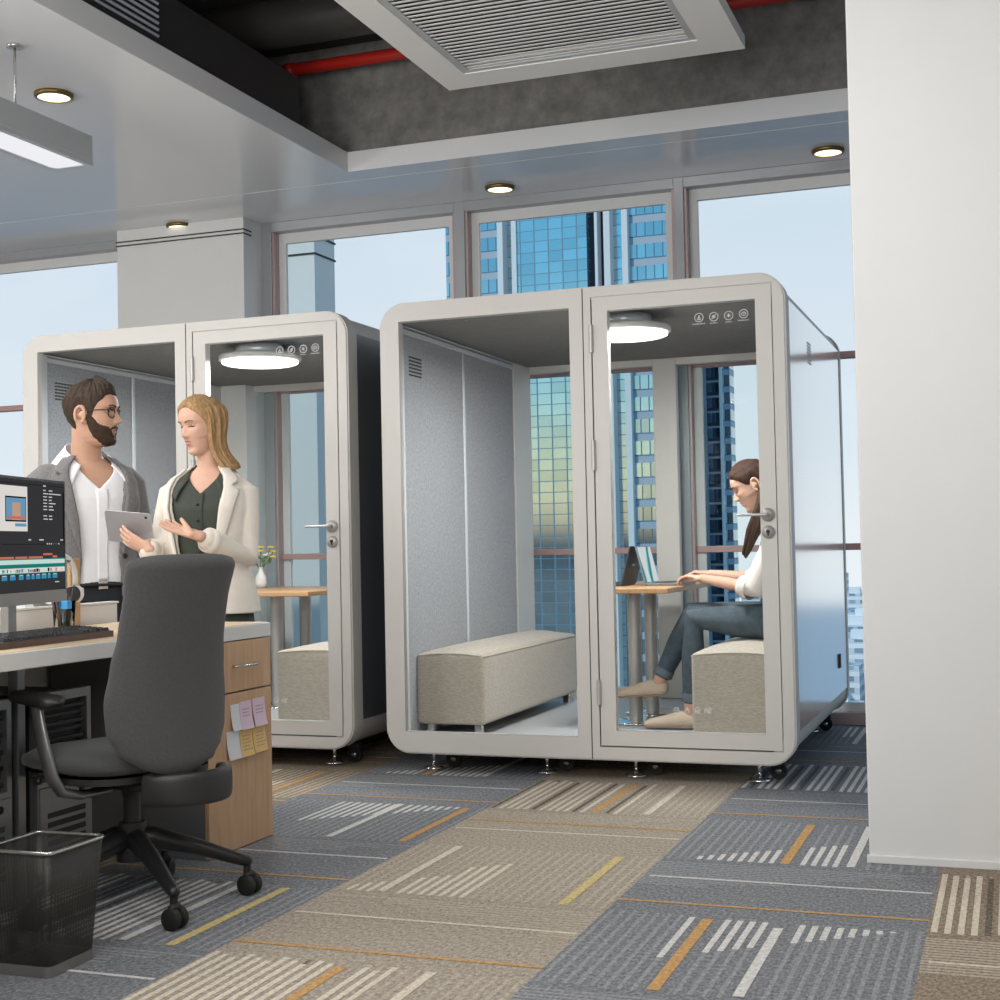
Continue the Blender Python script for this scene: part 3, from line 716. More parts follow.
# ---- computer towers under the desk
def computer(y0, y1, label):
    t = thing('computer_tower', (-3.2, (y0 + y1) / 2, 0), label, 'computer', 'computer towers under the desk')
    xf = -2.955; zt = .655
    m = MB(); m.box((-3.41, y0 + .005, .012), (xf - .03, y1 - .005, zt - .005), .004)
    for yy in (y0 + .03, y1 - .03):
        for xx in (-3.36, -3.02): m.cyl((xx, yy, 0), (xx, yy, .014), .015, 10)
    m.build('case', M['black_metal'], t)
    m = MB(); 
    def R(a, b, c, d): return [(xf - .03, a, c), (xf - .03, b, c), (xf - .03, b, d), (xf - .03, a, d)]
    m.ring(R(y0, y1, .01, zt), R(y0 + .025, y1 - .022, .37, zt - .03), (.03, 0, 0)); m.build('front_frame', M['gunmetal'], t)
    m = MB()
    rr = random.Random(int(y0 * 100))
    for k in range(9):
        z = .385 + k * .026; m.box((xf - .026, y0 + .03, z), (xf - .008 - .01 * (k % 2), y1 - .028, z + .015), .003)
    m.build('drive_bays', M['plastic_dark'], t)
    m = MB(); m.box((xf, y0 + .008, .03), (xf + .004, y1 - .006, .352), .002); m.build('lower_cover', M['gunmetal'], t)
    m = MB()
    for k in range(6): m.box((xf + .002, y0 + .045, .10 + k * .03), (xf + .0055, y1 - .04, .118 + k * .03), .001, mi=0)
    m.build('louvres', M['gap'], t)
    m = MB(); m.cyl((xf, y1 - .06, .39 - .07), (xf + .008, y1 - .06, .39 - .07), .012, 14); m.build('power_button', M['plastic_dark'], t)
computer(3.705, 3.985, 'grey and black computer tower under the desk, beside the drawer cabinet')
computer(3.28, 3.585, 'grey and black computer tower under the desk, behind the wire waste bin')

# ---- monitor
MP = Vector((-3.05, 3.98, 0)); MU = Vector((.2666, -.9638, 0)); MN = Vector((.9638, .2666, 0))   # u runs from the right edge to the left
def MPt(u, z, d=0): q = MP + MU * u + MN * d; return (q.x, q.y, z)
t = thing('monitor', tuple(MP + MU * .31 - MN * .06 + Vector((0, 0, DZ1))), 'wide computer monitor showing a video editing timeline, on the desk', 'monitor')
def mbox(m, u0, u1, z0, z1, d0, d1, mi=0):
    P = [MPt(u, z, d) for d in (d0, d1) for u, z in ((u0, z0), (u1, z0), (u1, z1), (u0, z1))]
    m.add(P, [[0, 1, 2, 3], [7, 6, 5, 4], [0, 4, 5, 1], [1, 5, 6, 2], [2, 6, 7, 3], [3, 7, 4, 0]], mi)
WM = .62
m = MB(); mbox(m, -.0, WM, .98, 1.352, -.03, -.004); mbox(m, .1, WM - .1, 1.02, 1.3, -.05, -.03); m.build('housing', M['plastic'], t)
m = MB(); mbox(m, 0, WM, .945, .985, -.032, .004); m.build('chin', mat('warm grey monitor chin', '#8f8b88', .4, metal=.3), t)
m = MB(); mbox(m, 0, WM, 1.344, 1.352, -.006, .002); mbox(m, 0, .006, .985, 1.344, -.006, .002); mbox(m, WM - .006, WM, .985, 1.344, -.006, .002); m.build('bezel', M['plastic_dark'], t)
m = MB(); mbox(m, WM / 2 - .03, WM / 2 + .03, .83, 1.1, -.075, -.05)
m.lathe([(0, 0), (.12, 0), (.12, .006), (.02, .012), (0, .012)], tuple(MP + MU * .31 - MN * .06 + Vector((0, 0, DZ1))), 32); m.build('stand', M['gunmetal'], t)
SC = [emit('screen %s' % c, c, s) for c, s in (('#39393b', 1.), ('#2b2b2d', 1.), ('#e9e4de', 1.), ('#d8d8d8', 1.), ('#d4735f', 1.), ('#1f7f7a', 1.), ('#cfe6df', 1.), ('#3b93b8', 1.), ('#1a1a1c', 1.), ('#c9a28c', 1.), ('#6f9fc0', 1.), ('#5a2f2a', 1.))]
m = MB(); LAY = [0]
def sq(u0, u1, v0, v1, mi, lay):   # v measured down from the screen top, metres
    d = .0005 + lay * .0004; z0, z1 = 1.344 - v1, 1.344 - v0
    m.add([MPt(u0, z0, d), MPt(u1, z0, d), MPt(u1, z1, d), MPt(u0, z1, d)], [[0, 1, 2, 3]], mi)
sq(.006, WM - .006, 0, .359, 0, 0); sq(.006, .018, .03, .20, 8, 1); sq(.006, .5, .205, .207, 8, 1); sq(.006, WM - .006, .012, .014, 8, 1); sq(.19, .192, .02, .2, 1, 1)
sq(.305, .6, .022, .165, 2, 1); sq(.315, .47, .055, .135, 8, 2); sq(.32, .465, .06, .13, 10, 3); sq(.36, .42, .075, .13, 9, 4); sq(.33, .46, .118, .126, 4, 5); sq(.315, .40, .14, .15, 10, 3)
for k, (a, b_) in enumerate(((.02, .03), (.04, .10), (.03, .028), (.03, .024), (.03, .055), (.03, .032), (.03, .04), (0, 0), (.03, .026), (.035, .028))):
    v = .027 + k * .0105
    if a: sq(.180 - a, .180, v, v + .0032, 3, 2); sq(.135 - b_, .135, v, v + .0034, 3, 2)
sq(.158, .18, .012, .016, 3, 2); sq(.18, .215, .19, .194, 3, 2); sq(.018, .04, .19, .194, 3, 2); sq(.28, .30, .19, .194, 3, 2)
for k, c in enumerate((3, 5, 5, 5, 3, 3, 3)): sq(.05 + k * .016, .059 + k * .016, .203, .207, c, 2)
for a, b_, v, c in ((.11, .185, .236, 4), (.07, .108, .244, 4), (.188, .30, .2455, 4), (.31, .40, .2455, 4), (.41, .6, .2455, 4)): sq(a, b_, v, v + .0065, c, 2)
sq(.006, .6, .256, .270, 6, 2); sq(.006, .6, .270, .281, 5, 2); sq(.006, .6, .252, .256, 5, 2); sq(.006, .6, .282, .298, 2, 2); sq(.006, .6, .298, .301, 5, 2)
rr = random.Random(5)
u = .01
while u < .58: w_ = rr.uniform(.006, .02); sq(u, u + w_, .284 + rr.uniform(0, .004), .296, rr.choice((9, 8, 10, 2, 11, 3, 6)), 3); u += w_ + .004
for a, b_ in ((.07, .11), (.125, .15), (.16, .20), (.21, .245), (.255, .28), (.29, .32), (.34, .375), (.4, .44), (.46, .5)): sq(a, b_, .305, .319, 7, 2); sq(a + .006, b_ - .004, .3035, .306, 3, 3)
sq(.055, .09, .331, .334, 3, 2)
m.build('screen', SC, t, fixn=False)

# ---- keyboard
t = thing('keyboard', (-2.91, 3.66, DZ1), 'black keyboard in a brown wooden case at the front of the desk', 'keyboard')
KR = Matrix.Rotation(math.radians(2.5), 3, 'Z'); KO = Vector((-2.835, 3.95, 0))
def kp(a, b_, z): q = KO + KR @ Vector((-a, -b_, 0)); return (q.x, q.y, z)     # a back from the front edge, b from the right end
def kbox(m, a0, a1, b0, b1, z0, z1, z0b=None, z1b=None, ins=0., mi=0):
    z0b = z0 if z0b is None else z0b; z1b = z1 if z1b is None else z1b
    P = [kp(a0, b0, z0), kp(a1, b0, z0b), kp(a1, b1, z0b), kp(a0, b1, z0), kp(a0 + ins, b0 + ins, z1), kp(a1 - ins, b0 + ins, z1b), kp(a1 - ins, b1 - ins, z1b), kp(a0 + ins, b1 - ins, z1)]
    m.add(P, [[0, 1, 2, 3], [4, 5, 6, 7], [0, 1, 5, 4], [1, 2, 6, 5], [2, 3, 7, 6], [3, 0, 4, 7]], mi)
m = MB(); kbox(m, 0, .145, 0, .60, .826, .845, .826, .856); m.build('case', mat('walnut case', '#5a4538', .45, noise=.3, nscale=30), t)
m = MB()
rows = [(0, [1.25, 1.25, 1.25, 6.25, 1.25, 1.25, 1.25, 1.25]), (1, [2.75, 1, 1, 1, 1, 1, 1, 1, 1, 1, 1, 2.25]), (2, [2.25] + [1] * 11 + [1.75]), (3, [1.5] + [1] * 12 + [1.5]), (4, [2] + [1] * 13), (5, [1] * 15)]
for r_, ks in rows:
    b_ = .012; a = .008 + r_ * .0215; zz = .8455 + r_ * .0016
    for cl in (1, 1, 1): kbox(m, a, a + .0195, b_, b_ + .0175, zz, zz + .011, ins=.003); b_ += .0193
    b_ += .012
    for w_ in ks: kbox(m, a, a + .0195, b_, b_ + .0193 * w_ - .0018, zz, zz + .011, ins=.003); b_ += .0193 * w_
    while b_ < .56: kbox(m, a, a + .0195, b_, b_ + .0175, zz, zz + .011, ins=.003); b_ += .0193
m.build('keys', M['plastic_dark'], t)
# ---- small things on the desk
m = MB(); m.tube([(-2.822, 3.30, .831), (-2.838, 3.43, .831)], .0055, 12); m.tube([(-2.838, 3.43, .831), (-2.8395, 3.442, .831)], [.006, .006], 12, mi=1); m.tube([(-2.8395, 3.442, .831), (-2.842, 3.46, .831)], [.0055, .001], 12, mi=0)
o = m.build('stylus_pen', [M['white_wall'], M['plastic_dark']]); tag(o, 'small white pen with dark band lying before the keyboard', 'pen'); own_origin(o, (-2.83, 3.38, .8255))
t = thing('pen_cup', (-3.125, 4.07, DZ1), 'clear pen cup with blue tag on the desk beside the monitor', 'pen cup')
cx, cy = -3.125, 4.07
m = MB(); m.lathe([(.0, .0), (.034, .0), (.040, .115), (.0375, .115), (.031, .004), (0, .004)], (cx, cy, DZ1 + .0005), 28); m.build('cup', glassmat('clear plastic cup', '#dfe3e4', .12), t)
m = MB(); m.box((cx + .005, cy - .036, DZ1 + .088), (cx + .043, cy - .012, DZ1 + .116), .002); m.build('tag', mat('blue tag', '#3f97d8', .5), t)
for k, (dx, dy, tx, ty, h_, c) in enumerate(((.006, -.012, .012, -.06, .125, '#4a4038'), (-.01, -.006, -.015, -.045, .12, '#5a4436'), (.004, .008, .006, .012, .15, '#3c3a3c'), (.012, .004, .02, .03, .17, '#22242a'), (-.006, .012, -.004, .04, .13, '#6d5a48'))):
    m = MB(); a = Vector((cx + dx, cy + dy, DZ1 + .006)); e = Vector((cx + tx, cy + ty, DZ1 + h_)); m.tube([a, a + (e - a) * .94], .0042, 8); m.tube([a + (e - a) * .94, e], [.0042, .0008], 8)
    o = m.build('pencil', mat('pencil %s' % c, c, .5)); tag(o, ['dark pencil tipped furthest towards the monitor in the pen cup', 'brown pencil leaning back in the pen cup', 'upright grey pencil in the pen cup', 'tall black pen in the pen cup', 'light brown pencil leaning away from the monitor in the pen cup'][k], 'pencil', 'pencils in the pen cup'); own_origin(o, a)
# headphones on a stand
hx, hy = -3.28, 4.268
t = thing('headphones', (hx, hy, DZ1), 'white and black headphones hanging on a stand behind the monitor', 'headphones')
m = MB(); pts = [(hx + .0, hy + .072 * math.cos(math.radians(a)), 1.01 + .082 * math.sin(math.radians(a))) for a in range(-20, 201, 20)]; m.tube(pts, .007, 10, rb=.014, side=(1, 0, 0)); m.build('headband', M['white_wall'], t)
for s_ in (-1, 1):
    m = MB(); m.tube([(hx, hy + s_ * .08, .955), (hx, hy + s_ * .062, .955)], .032, 24); m.tube([(hx, hy + s_ * .062, .955), (hx, hy + s_ * .045, .955)], [.03, .027], 24, mi=1); m.build('ear_cup', [M['white_wall'], M['plastic']], t, auto=45)
m = MB(); m.lathe([(0, 0), (.07, 0), (.07, .01), (.01, .014), (0, .014)], (hx, hy, DZ1 + .0005), 28); m.cyl((hx, hy, DZ1 + .01), (hx, hy, 1.08), .007, 12); m.tube([(hx, hy - .035, 1.078), (hx, hy + .035, 1.078)], .008, 10); m.build('stand', M['steel'], t)
m = MB(); m.box((-3.405, 4.455, DZ1 + .001), (-3.39, 4.515, 1.085), .002); o = m.build('wooden_board', M['table_wood']); tag(o, 'upright wooden board standing at the back of the desk behind the headphones', 'board'); own_origin(o, (-3.398, 4.485, DZ1 + .001))

# ================================================================ wire waste bin
t = thing('waste_bin', (-2.47, 3.13, 0), 'black wire mesh waste bin with steel rim on the carpet', 'waste bin')
def wiremesh():
    m, nt, out = newmat('wire mesh'); b = nt.nodes.new('ShaderNodeBsdfPrincipled'); b.inputs['Base Color'].default_value = lin('#4a4845'); b.inputs['Metallic'].default_value = .6; b.inputs['Roughness'].default_value = .45
    tr = nt.nodes.new('ShaderNodeBsdfTransparent'); mx = nt.nodes.new('ShaderNodeMixShader'); tc = nt.nodes.new('ShaderNodeTexCoord'); sp = nt.nodes.new('ShaderNodeSeparateXYZ'); nt.links.new(tc.outputs['Object'], sp.inputs[0])
    def mth(op, a, b_=None):
        n = nt.nodes.new('ShaderNodeMath'); n.operation = op
        for i, q in enumerate((a, b_)):
            if q is None: continue
            if isinstance(q, (int, float)): n.inputs[i].default_value = q
            else: nt.links.new(q, n.inputs[i])
        return n.outputs[0]
    h = mth('ADD', sp.outputs[0], sp.outputs[1])
    for_ = []
    for sgn in ('ADD', 'SUBTRACT'):
        q = mth(sgn, h, mth('MULTIPLY', sp.outputs[2], .8)); for_.append(mth('LESS_THAN', mth('FRACT', mth('MULTIPLY', q, 190.)), .36))
    nt.links.new(mth('MAXIMUM', for_[0], for_[1]), mx.inputs[0]); nt.links.new(tr.outputs[0], mx.inputs[1]); nt.links.new(b.outputs[0], mx.inputs[2]); nt.links.new(mx.outputs[0], out.inputs[0]); return m
WMSH = wiremesh()
bot = [(-2.625, 3.035), (-2.388, 3.035), (-2.388, 3.228), (-2.625, 3.228)]; top = [(-2.645, 3.005), (-2.36, 3.005), (-2.36, 3.243), (-2.645, 3.243)]
top = [(-2.585, 3.006), (-2.362, 3.006), (-2.362, 3.243), (-2.585, 3.243)]; bot = [(-2.57, 3.035), (-2.388, 3.035), (-2.388, 3.228), (-2.57, 3.228)]
def rr4(P, z, r=.018, n=4):
    (xa, ya), (xb, yb) = P[0], P[2]; out_ = []
    for cx, cy, a in ((xb - r, yb - r, 0), (xa + r, yb - r, 90), (xa + r, ya + r, 180), (xb - r, ya + r, 270)):
        for i in range(n + 1): q = math.radians(a + 90 * i / n); out_.append((cx + r * math.cos(q), cy + r * math.sin(q), z))
    return out_
B0, B1 = rr4(bot, .03), rr4(top, .33); n = len(B0)
m = MB(); m.add(B0 + B1, [[i, (i + 1) % n, n + (i + 1) % n, n + i] for i in range(n)], 0, True); o = m.build('mesh_wall', WMSH, t)
so_ = o.modifiers.new('t', 'SOLIDIFY'); so_.thickness = .002
m = MB(); m.tube(B1 + [B1[0]], .0055, 8, cap=False); m.build('rim', M['steel'], t)
m = MB(); m.prism(rr4(bot, .001), (0, 0, .028)); m.build('base', mat('dull steel base', '#8f8e8c', .4, metal=.7), t)

# ================================================================ office chair
CC = Vector((-2.63, 3.75, 0)); CF = Vector((-.93, .367, 0)).normalized(); CS = Vector((-CF.y, CF.x, 0))
CS = -CS if CS.y > 0 else CS          # the side towards the camera (sitter's left)
CC2 = Vector((.025, .0, 0))
def cp(f_, s_, z): q = CC + CF * f_ + CS * s_; return (q.x, q.y, z)
t = thing('office_chair', tuple(CC), 'charcoal office swivel chair with five-star black base facing the desk', 'office chair')
m = MB(); m.tube([cp(0, 0, .14), cp(0, 0, .26)], [.05, .042], 24); m.tube([cp(0, 0, .25), cp(0, 0, .40)], .027, 20); m.tube([cp(0, 0, .34), cp(0, 0, .42)], [.03, .05], 20); m.build('gas_column', M['plastic_dark'], t, auto=40)
for a in (-36, 36, 108, 180, 252):
    q = math.radians(a); d = Vector((math.cos(q), math.sin(q), 0)); e = CC + d * .355
    def L(r_, z): p_ = CC + d * r_; return (p_.x, p_.y, z)
    m = MB(); m.limb([L(.02, .205), L(.06, .205), L(.20, .165), L(.33, .115), L(.355, .108)], [.038, .036, .026, .019, .018], 14, side=(0, 0, 1), rb=[.032, .032, .027, .022, .02]); lg = m.build('base_leg', M['plastic_dark'], t)
    m = MB(); m.cyl(L(.355, .105), L(.355, .055), .012, 12)
    sd = Vector((-d.y, d.x, 0))
    if a in (36,): sd = (sd + d * .9).normalized()
    if a in (-36,): sd = (sd - d * .6).normalized()
    wv = Vector(L(.362, .033))
    for s_ in (-1, 1): m.tube([wv + sd * s_ * .006, wv + sd * s_ * .009, wv + sd * s_ * .024, wv + sd * s_ * .029], [.027, .0325, .0325, .024], 24)
    m.limb([wv + sd * -.01 + Vector((0, 0, .03)), wv + sd * .01 + Vector((0, 0, .03))], .014, 12); m.build('caster', M['rubber'], lg, auto=45)
m = MB(); m.box((-.13, -.09, .37), (.18, .09, .425), .02, org=(0, 0, 0)); m.v = [cp(x, y, z) for x, y, z in m.v]; m.build('mechanism', M['plastic_dark'], t, auto=40)
# seat cushion
def seatfn(top):
    def fn(u, v):
        a = u * 2 * PI; c, s_ = math.cos(a), math.sin(a); ex = .62
        x = .07 + .255 * math.copysign(abs(c) ** ex, c) * v; y = .25 * math.copysign(abs(s_) ** ex, s_) * v
        edge = max(0, 1 - v ** 6)
        if top: z = .478 + .028 * edge + .01 * (y / .25) ** 2 - .03 * max(0, (x - .17) / .16) ** 2
        else: z = .443 - .02 * edge - .02 * max(0, (x - .17) / .16) ** 2
        return cp(x, y, z)
    return fn
m = MB(); m.grid(seatfn(True), 48, 10, closeu=True); m.grid(seatfn(False), 48, 10, closeu=True)
f1, f2 = seatfn(True), seatfn(False)
def rim(u, v):
    a = Vector(f1(u, 1)); b_ = Vector(f2(u, 1)); o_ = (a + b_) / 2 - CC; o_.z = 0; o_.normalize(); q = v * PI
    return tuple(a * (1 + math.cos(q)) / 2 + b_ * (1 - math.cos(q)) / 2 + o_ * .016 * math.sin(q))
m.grid(rim, 48, 6, closeu=True); m.build('seat', M['fabric'], t)
def pan(u, v): p_ = Vector(seatfn(False)(u, .97)); return (p_.x, p_.y, p_.z - .012 - .02 * v)
m = MB(); m.grid(pan, 48, 3, closeu=True); m.add([seatfn(False)(i / 48, .94)[:2] + (seatfn(False)(i / 48, .94)[2] - .032,) for i in range(48)], [list(range(48))]); m.build('seat_pan', M['plastic'], t)
# backrest: outline by height, curved in plan, leaning back
HT = [(0, .03, .0), (.05, .12, .0), (.12, .185, .0), (.22, .212, .0), (.34, .217, .0), (.50, .203, .0), (.64, .190, 0), (.80, .187, 0), (.92, .195, 0), (.97, .197, 0), (1.0, .185, 0)]
def bw(v):
    for (a, wa, _), (b_, wb, _) in zip(HT, HT[1:]):
        if v <= b_: q = (v - a) / (b_ - a); q = q * q * (3 - 2 * q) if v > .12 else q; return wa + (wb - wa) * q
    return HT[-1][1]
def bpt(s_, v, d):      # s_ -1..1 across, v 0..1 up, d depth through the pad
    w = bw(v); y = s_ * w
    z = .425 + .672 * v - .015 * (abs(s_) ** 4) * max(0, (v - .88) / .12)
    x = -.25 - .038 * v - .05 * math.sin(PI * min(1, v * 1.05)) * -.6 - .035 * v * v + .09 * (y / .22) ** 2 * .55 + d
    return cp(x, y, z)
def shell(u, v):
    vv = v; a = u * 2 * PI; c, s_ = math.cos(a), math.sin(a)
    th = .030 * min(1, (vv / .06) ** .5 if vv < .06 else 1, ((1 - vv) / .04) ** .5 if vv > .96 else 1)
    return bpt(math.copysign(abs(c) ** .5, c), vv, th * math.copysign(abs(s_) ** .8, s_) + (0))
m = MB(); m.grid(lambda u, v: shell(u, .0 + 1.0 * (0.5 - 0.5 * math.cos(PI * v)) if False else v), 40, 44, closeu=True); m.build('backrest', M['fabric'], t)
# curved support behind and under the backrest
def sup(u, v):
    a = -1.35 + 2.7 * v; R_ = .135
    q = u * 2 * PI; h_ = .05; th = .022
    zz = .388 + h_ * math.copysign(abs(math.cos(q)) ** .5, math.cos(q)); r_ = R_ + th * math.copysign(abs(math.sin(q)) ** .5, math.sin(q))
    return cp(-.17 - r_ * math.cos(a), -.06 + r_ * math.sin(a) * 1.05, zz)
m = MB(); m.grid(sup, 20, 24, closeu=True); m.build('back_support', M['plastic'], t)
m = MB(); m.limb([cp(-.03, -.03, .42), cp(-.14, -.03, .40), cp(-.235, -.02, .45), cp(-.235, -.01, .50)], [.02, .022, .02, .015], 12, rb=.03, side=(0, 0, 1)); m.build('back_bar', M['plastic_dark'], t)
m = MB(); m.tube([cp(.06, .08, .43), cp(.07, .20, .42), cp(.075, .27, .415)], .006, 8); m.tube([cp(.12, .08, .43), cp(.15, .2, .425), cp(.16, .25, .42)], .006, 8); m.ball(cp(.08, .275, .415), .012, 12); m.build('lever', M['plastic_dark'], t)
for s_ in (1, -1):
    m = MB()
    m.limb([cp(-.02, s_ * .10, .375), cp(-.01, s_ * .19, .37), cp(.0, s_ * .245, .385), cp(.01, s_ * .27, .43), cp(.03, s_ * .285, .52), cp(.05, s_ * .29, .60), cp(.06, s_ * .29, .655)], [.026, .028, .032, .034, .032, .028, .026], 16, rb=[.012, .014, .016, .016, .014, .013, .013], side=CF)
    ar = m.build('arm_post', M['gunmetal'] if s_ > 0 else M['plastic'], t)
    m = MB()
    def pad(u, v):
        a = u * 2 * PI; c, q = math.cos(a), math.sin(a); x = -.055 + .25 * v; e = min(1, (v / .12) ** .5 if v < .12 else 1, ((1 - v) / .12) ** .5 if v > .88 else 1)
        return cp(x, s_ * .285 + .042 * e * math.copysign(abs(c) ** .6, c), .672 + .02 * e * math.copysign(abs(q) ** .7, q) - .012 * (1 - v))
    m.grid(pad, 24, 22, closeu=True); m.build('arm_pad', M['plastic'], ar)
# ================================================================ people
def interp(tab, x):
    if x <= tab[0][0]: return tab[0][1]
    for (a, va), (b_, vb) in zip(tab, tab[1:]):
        if x <= b_:
            q = (x - a) / (b_ - a); q = q * q * (3 - 2 * q); return va + (vb - va) * q
    return tab[-1][1]
def lerpt(tab, x):
    if x <= tab[0][0]: return tab[0][1]
    for (a, va), (b_, vb) in zip(tab, tab[1:]):
        if x <= b_: return va + (vb - va) * (x - a) / (b_ - a)
    return tab[-1][1]
class Head:
    def __init__(h, c, F, pitch=0., s=1., male=True, roll=0., ears=(-1, 1)):
        h.ears = ears
        F = Vector((F[0], F[1], 0)).normalized(); L = Vector((-F.y, F.x, 0)); Z = Vector((0, 0, 1))
        p = math.radians(pitch)          # positive looks down
        h.F = F * math.cos(p) - Z * math.sin(p); h.U = Z * math.cos(p) + F * math.sin(p); h.L = L
        r = math.radians(roll); h.L, h.U = h.L * math.cos(r) + h.U * math.sin(r), h.U * math.cos(r) - h.L * math.sin(r)
        h.c = Vector(c); h.s = s; h.male = male
        h.xf = [(-.122, .030), (-.116, .066), (-.108, .083), (-.096, .088), (-.082, .083), (-.062, .086), (-.038, .0885), (-.02, .090), (.0, .090), (.02, .089), (.034, .095), (.055, .094), (.075, .086), (.095, .066), (.108, .044), (.116, .022), (.12, .0)]
        h.xb = [(-.122, .02), (-.10, .03), (-.08, .046), (-.05, .068), (-.02, .086), (.01, .096), (.04, .100), (.07, .090), (.09, .073), (.108, .044), (.116, .022), (.12, .0)]
        jw = 1.0 if male else .9
        h.w = [(-.122, .02), (-.114, .034 * jw), (-.10, .046 * jw), (-.08, .056 * jw), (-.055, .063 * jw), (-.03, .068), (0, .072), (.03, .076), (.055, .075), (.08, .063), (.10, .044), (.112, .026), (.12, .0)]
    def loc(h, th, z, off=0.):
        xf, xb, w = interp(h.xf, z), interp(h.xb, z), interp(h.w, z)
        c, s_ = math.cos(th), math.sin(th); e = .88
        y = w * math.copysign(abs(s_) ** e, s_); x = (xf if c > 0 else xb) * math.copysign(abs(c) ** e, c)
        if c > 0:
            k = 1. if h.male else .88
            prof = lerpt([(-.040, 0), (-.033, .55), (-.024, 1), (-.014, .9), (.0, .62), (.018, .28), (.032, .05), (.045, 0)], z)
            wd = lerpt([(-.04, .016), (-.024, .0135), (-.012, .011), (.02, .0085)], z)
            x += .027 * k * prof * math.exp(-(y / wd) ** 2)
            x += .008 * k * math.exp(-((abs(y) - .0125) / .006) ** 2 - ((z + .027) / .008) ** 2)
            x -= .0125 * math.exp(-((abs(y) - .031) / .017) ** 2 - ((z - .014) / .011) ** 2)
            x += .004 * math.exp(-((abs(y) - .034) / .02) ** 2 - ((z - .034) / .008) ** 2) * (1.3 if h.male else .5)
            x += .004 * math.exp(-((abs(y) - .045) / .016) ** 2 - ((z + .012) / .016) ** 2)
            x += .0065 * math.exp(-(y / .017) ** 2) * (math.exp(-((z + .048) / .005) ** 2) + math.exp(-((z + .063) / .006) ** 2)) - .0035 * math.exp(-(y / .017) ** 2 - ((z + .0555) / .0022) ** 2)
        d = Vector((x, y, z - .0)); n = Vector((x * .9, y * 1.1, max(0, (z - .02)) * 1.0 + min(0, z + .09) * 1.5))
        if n.length > 1e-6 and off: d += n.normalized() * off
        return d
    def W(h, p): p = Vector(p) * h.s; return h.c + h.F * p.x + h.L * p.y + h.U * p.z
    def P(h, th, z, off=0.): return tuple(h.W(h.loc(th, z, off)))
    def front(h, y, z, off=0.):          # surface point on the face at a given y, z
        lo, hi = 0., PI / 2
        for _ in range(24):
            m_ = (lo + hi) / 2
            if h.loc(m_, z).y < abs(y): lo = m_
            else: hi = m_
        p = h.loc(lo, z); return Vector((p.x + off, y, z))
    def mesh(h, m):
        nz, nt_ = 96, 96
        def zz(v): return -.122 + .242 * (.5 - .5 * math.cos(PI * v)) 
        m.grid(lambda u, v: h.P(u * 2 * PI, zz(min(max(v, .002), .998))), nt_, nz, closeu=True)
        o = len(m.v) - nt_ * nz
        m.f.append([o + i for i in range(nt_)][::-1]); m.m.append(0); m.sm.append(True)
        m.f.append([o + (nz - 1) * nt_ + i for i in range(nt_)]); m.m.append(0); m.sm.append(True)
        for sg in h.ears:
            pts = [h.W((-.012 + .018 * math.cos(a) - .006, sg * (.073 + .007 * (1 - math.cos(a)) * .5 + .006), -.004 + .031 * math.sin(a))) for a in [math.radians(q) for q in range(-70, 231, 25)]]
            m.limb(pts, .0062 * h.s, 8)
            m.ball(tuple(h.W((-.012, sg * .072, -.004))), .016 * h.s, 12)
            m.limb([h.W((.0, sg * .071, -.03)), h.W((-.006, sg * .074, -.034))], .007 * h.s, 8)

SKIN = {}
def skin(name, c, lip):
    m = mat(name, c, .5, spec=.4, noise=.06, nscale=60); b = [n for n in m.node_tree.nodes if n.type == 'BSDF_PRINCIPLED'][0]
    b.inputs['Subsurface Weight'].default_value = .12; b.inputs['Subsurface Radius'].default_value = (.01, .004, .002)
    return m, mat(name + ' lips', lip, .4)
def hairmat(name, a, b_): return mat(name, a, .62, col2=b_, nscale=45, bump=.8, bscale=150, stretch=(3, 3, .5), spec=.25)
M['brow'] = mat('dark brow hair', '#3a2c22', .8)
M['eye_white'] = mat('eye white', '#dcd6d0', .2); M['iris'] = mat('iris', '#2c221c', .15)
M['lash'] = mat('lashes', '#241b17', .6)

def hand(m, wrist, D, Nrm, thumb, s=1., curl=(20, 25, 20), spread=1.0, thumbdir=None, tcurl=15):
    """wrist point, D finger direction, Nrm out of the palm (curl goes towards it), thumb: +1/-1 side along D x Nrm"""
    D = Vector(D).normalized(); Nn = Vector(Nrm); Nn = (Nn - D * Nn.dot(D)).normalized(); Sd = D.cross(Nn).normalized() * thumb
    w = Vector(wrist)
    def P(d, s_, n): return w + (D * d + Sd * s_ + Nn * n) * s
    m.limb([P(-.01, 0, 0), P(.03, .0, 0), P(.065, .0, -.001), P(.085, 0, -.002)], [x * s for x in (.026, .034, .039, .038)], 14, side=Sd, rb=[x * s for x in (.019, .017, .0135, .011)])
    for k, (off, L_, r_) in enumerate(((.030, .070, .0086), (.0103, .079, .0090), (-.0103, .074, .0086), (-.0295, .058, .0076))):
        base = P(.082 - abs(off) * .12, off, -.001); d = (D + Sd * off * 3.2 * spread).normalized(); n = Nn
        pts = [base - D * .012 * s, base]; ang = 0; p = base
        for q, (seg, cu) in enumerate(zip((.44, .31, .25), curl)):
            ang += math.radians(cu * (1 + .08 * k)); p = p + (d * math.cos(ang) + n * math.sin(ang)) * L_ * seg * s; pts.append(p)
        m.limb(pts, [r_ * s * q for q in (1.02, 1.02, 1., .92, .8)], 10)
    td = Vector(thumbdir).normalized() if thumbdir is not None else (D * .72 + Sd * .62 + Nn * .3).normalized()
    a = P(.018, .024, .006); b_ = a + td * .038 * s; c_ = b_ + (td + D * .25 - Sd * math.sin(math.radians(tcurl)) * .8).normalized() * .032 * s; e = c_ + (td + D * .4 - Sd * math.sin(math.radians(tcurl)) * 1.2).normalized() * .024 * s
    m.limb([P(.0, .012, .002), a, b_, c_, e], [x * s for x in (.014, .0135, .0115, .0098, .008)], 10)

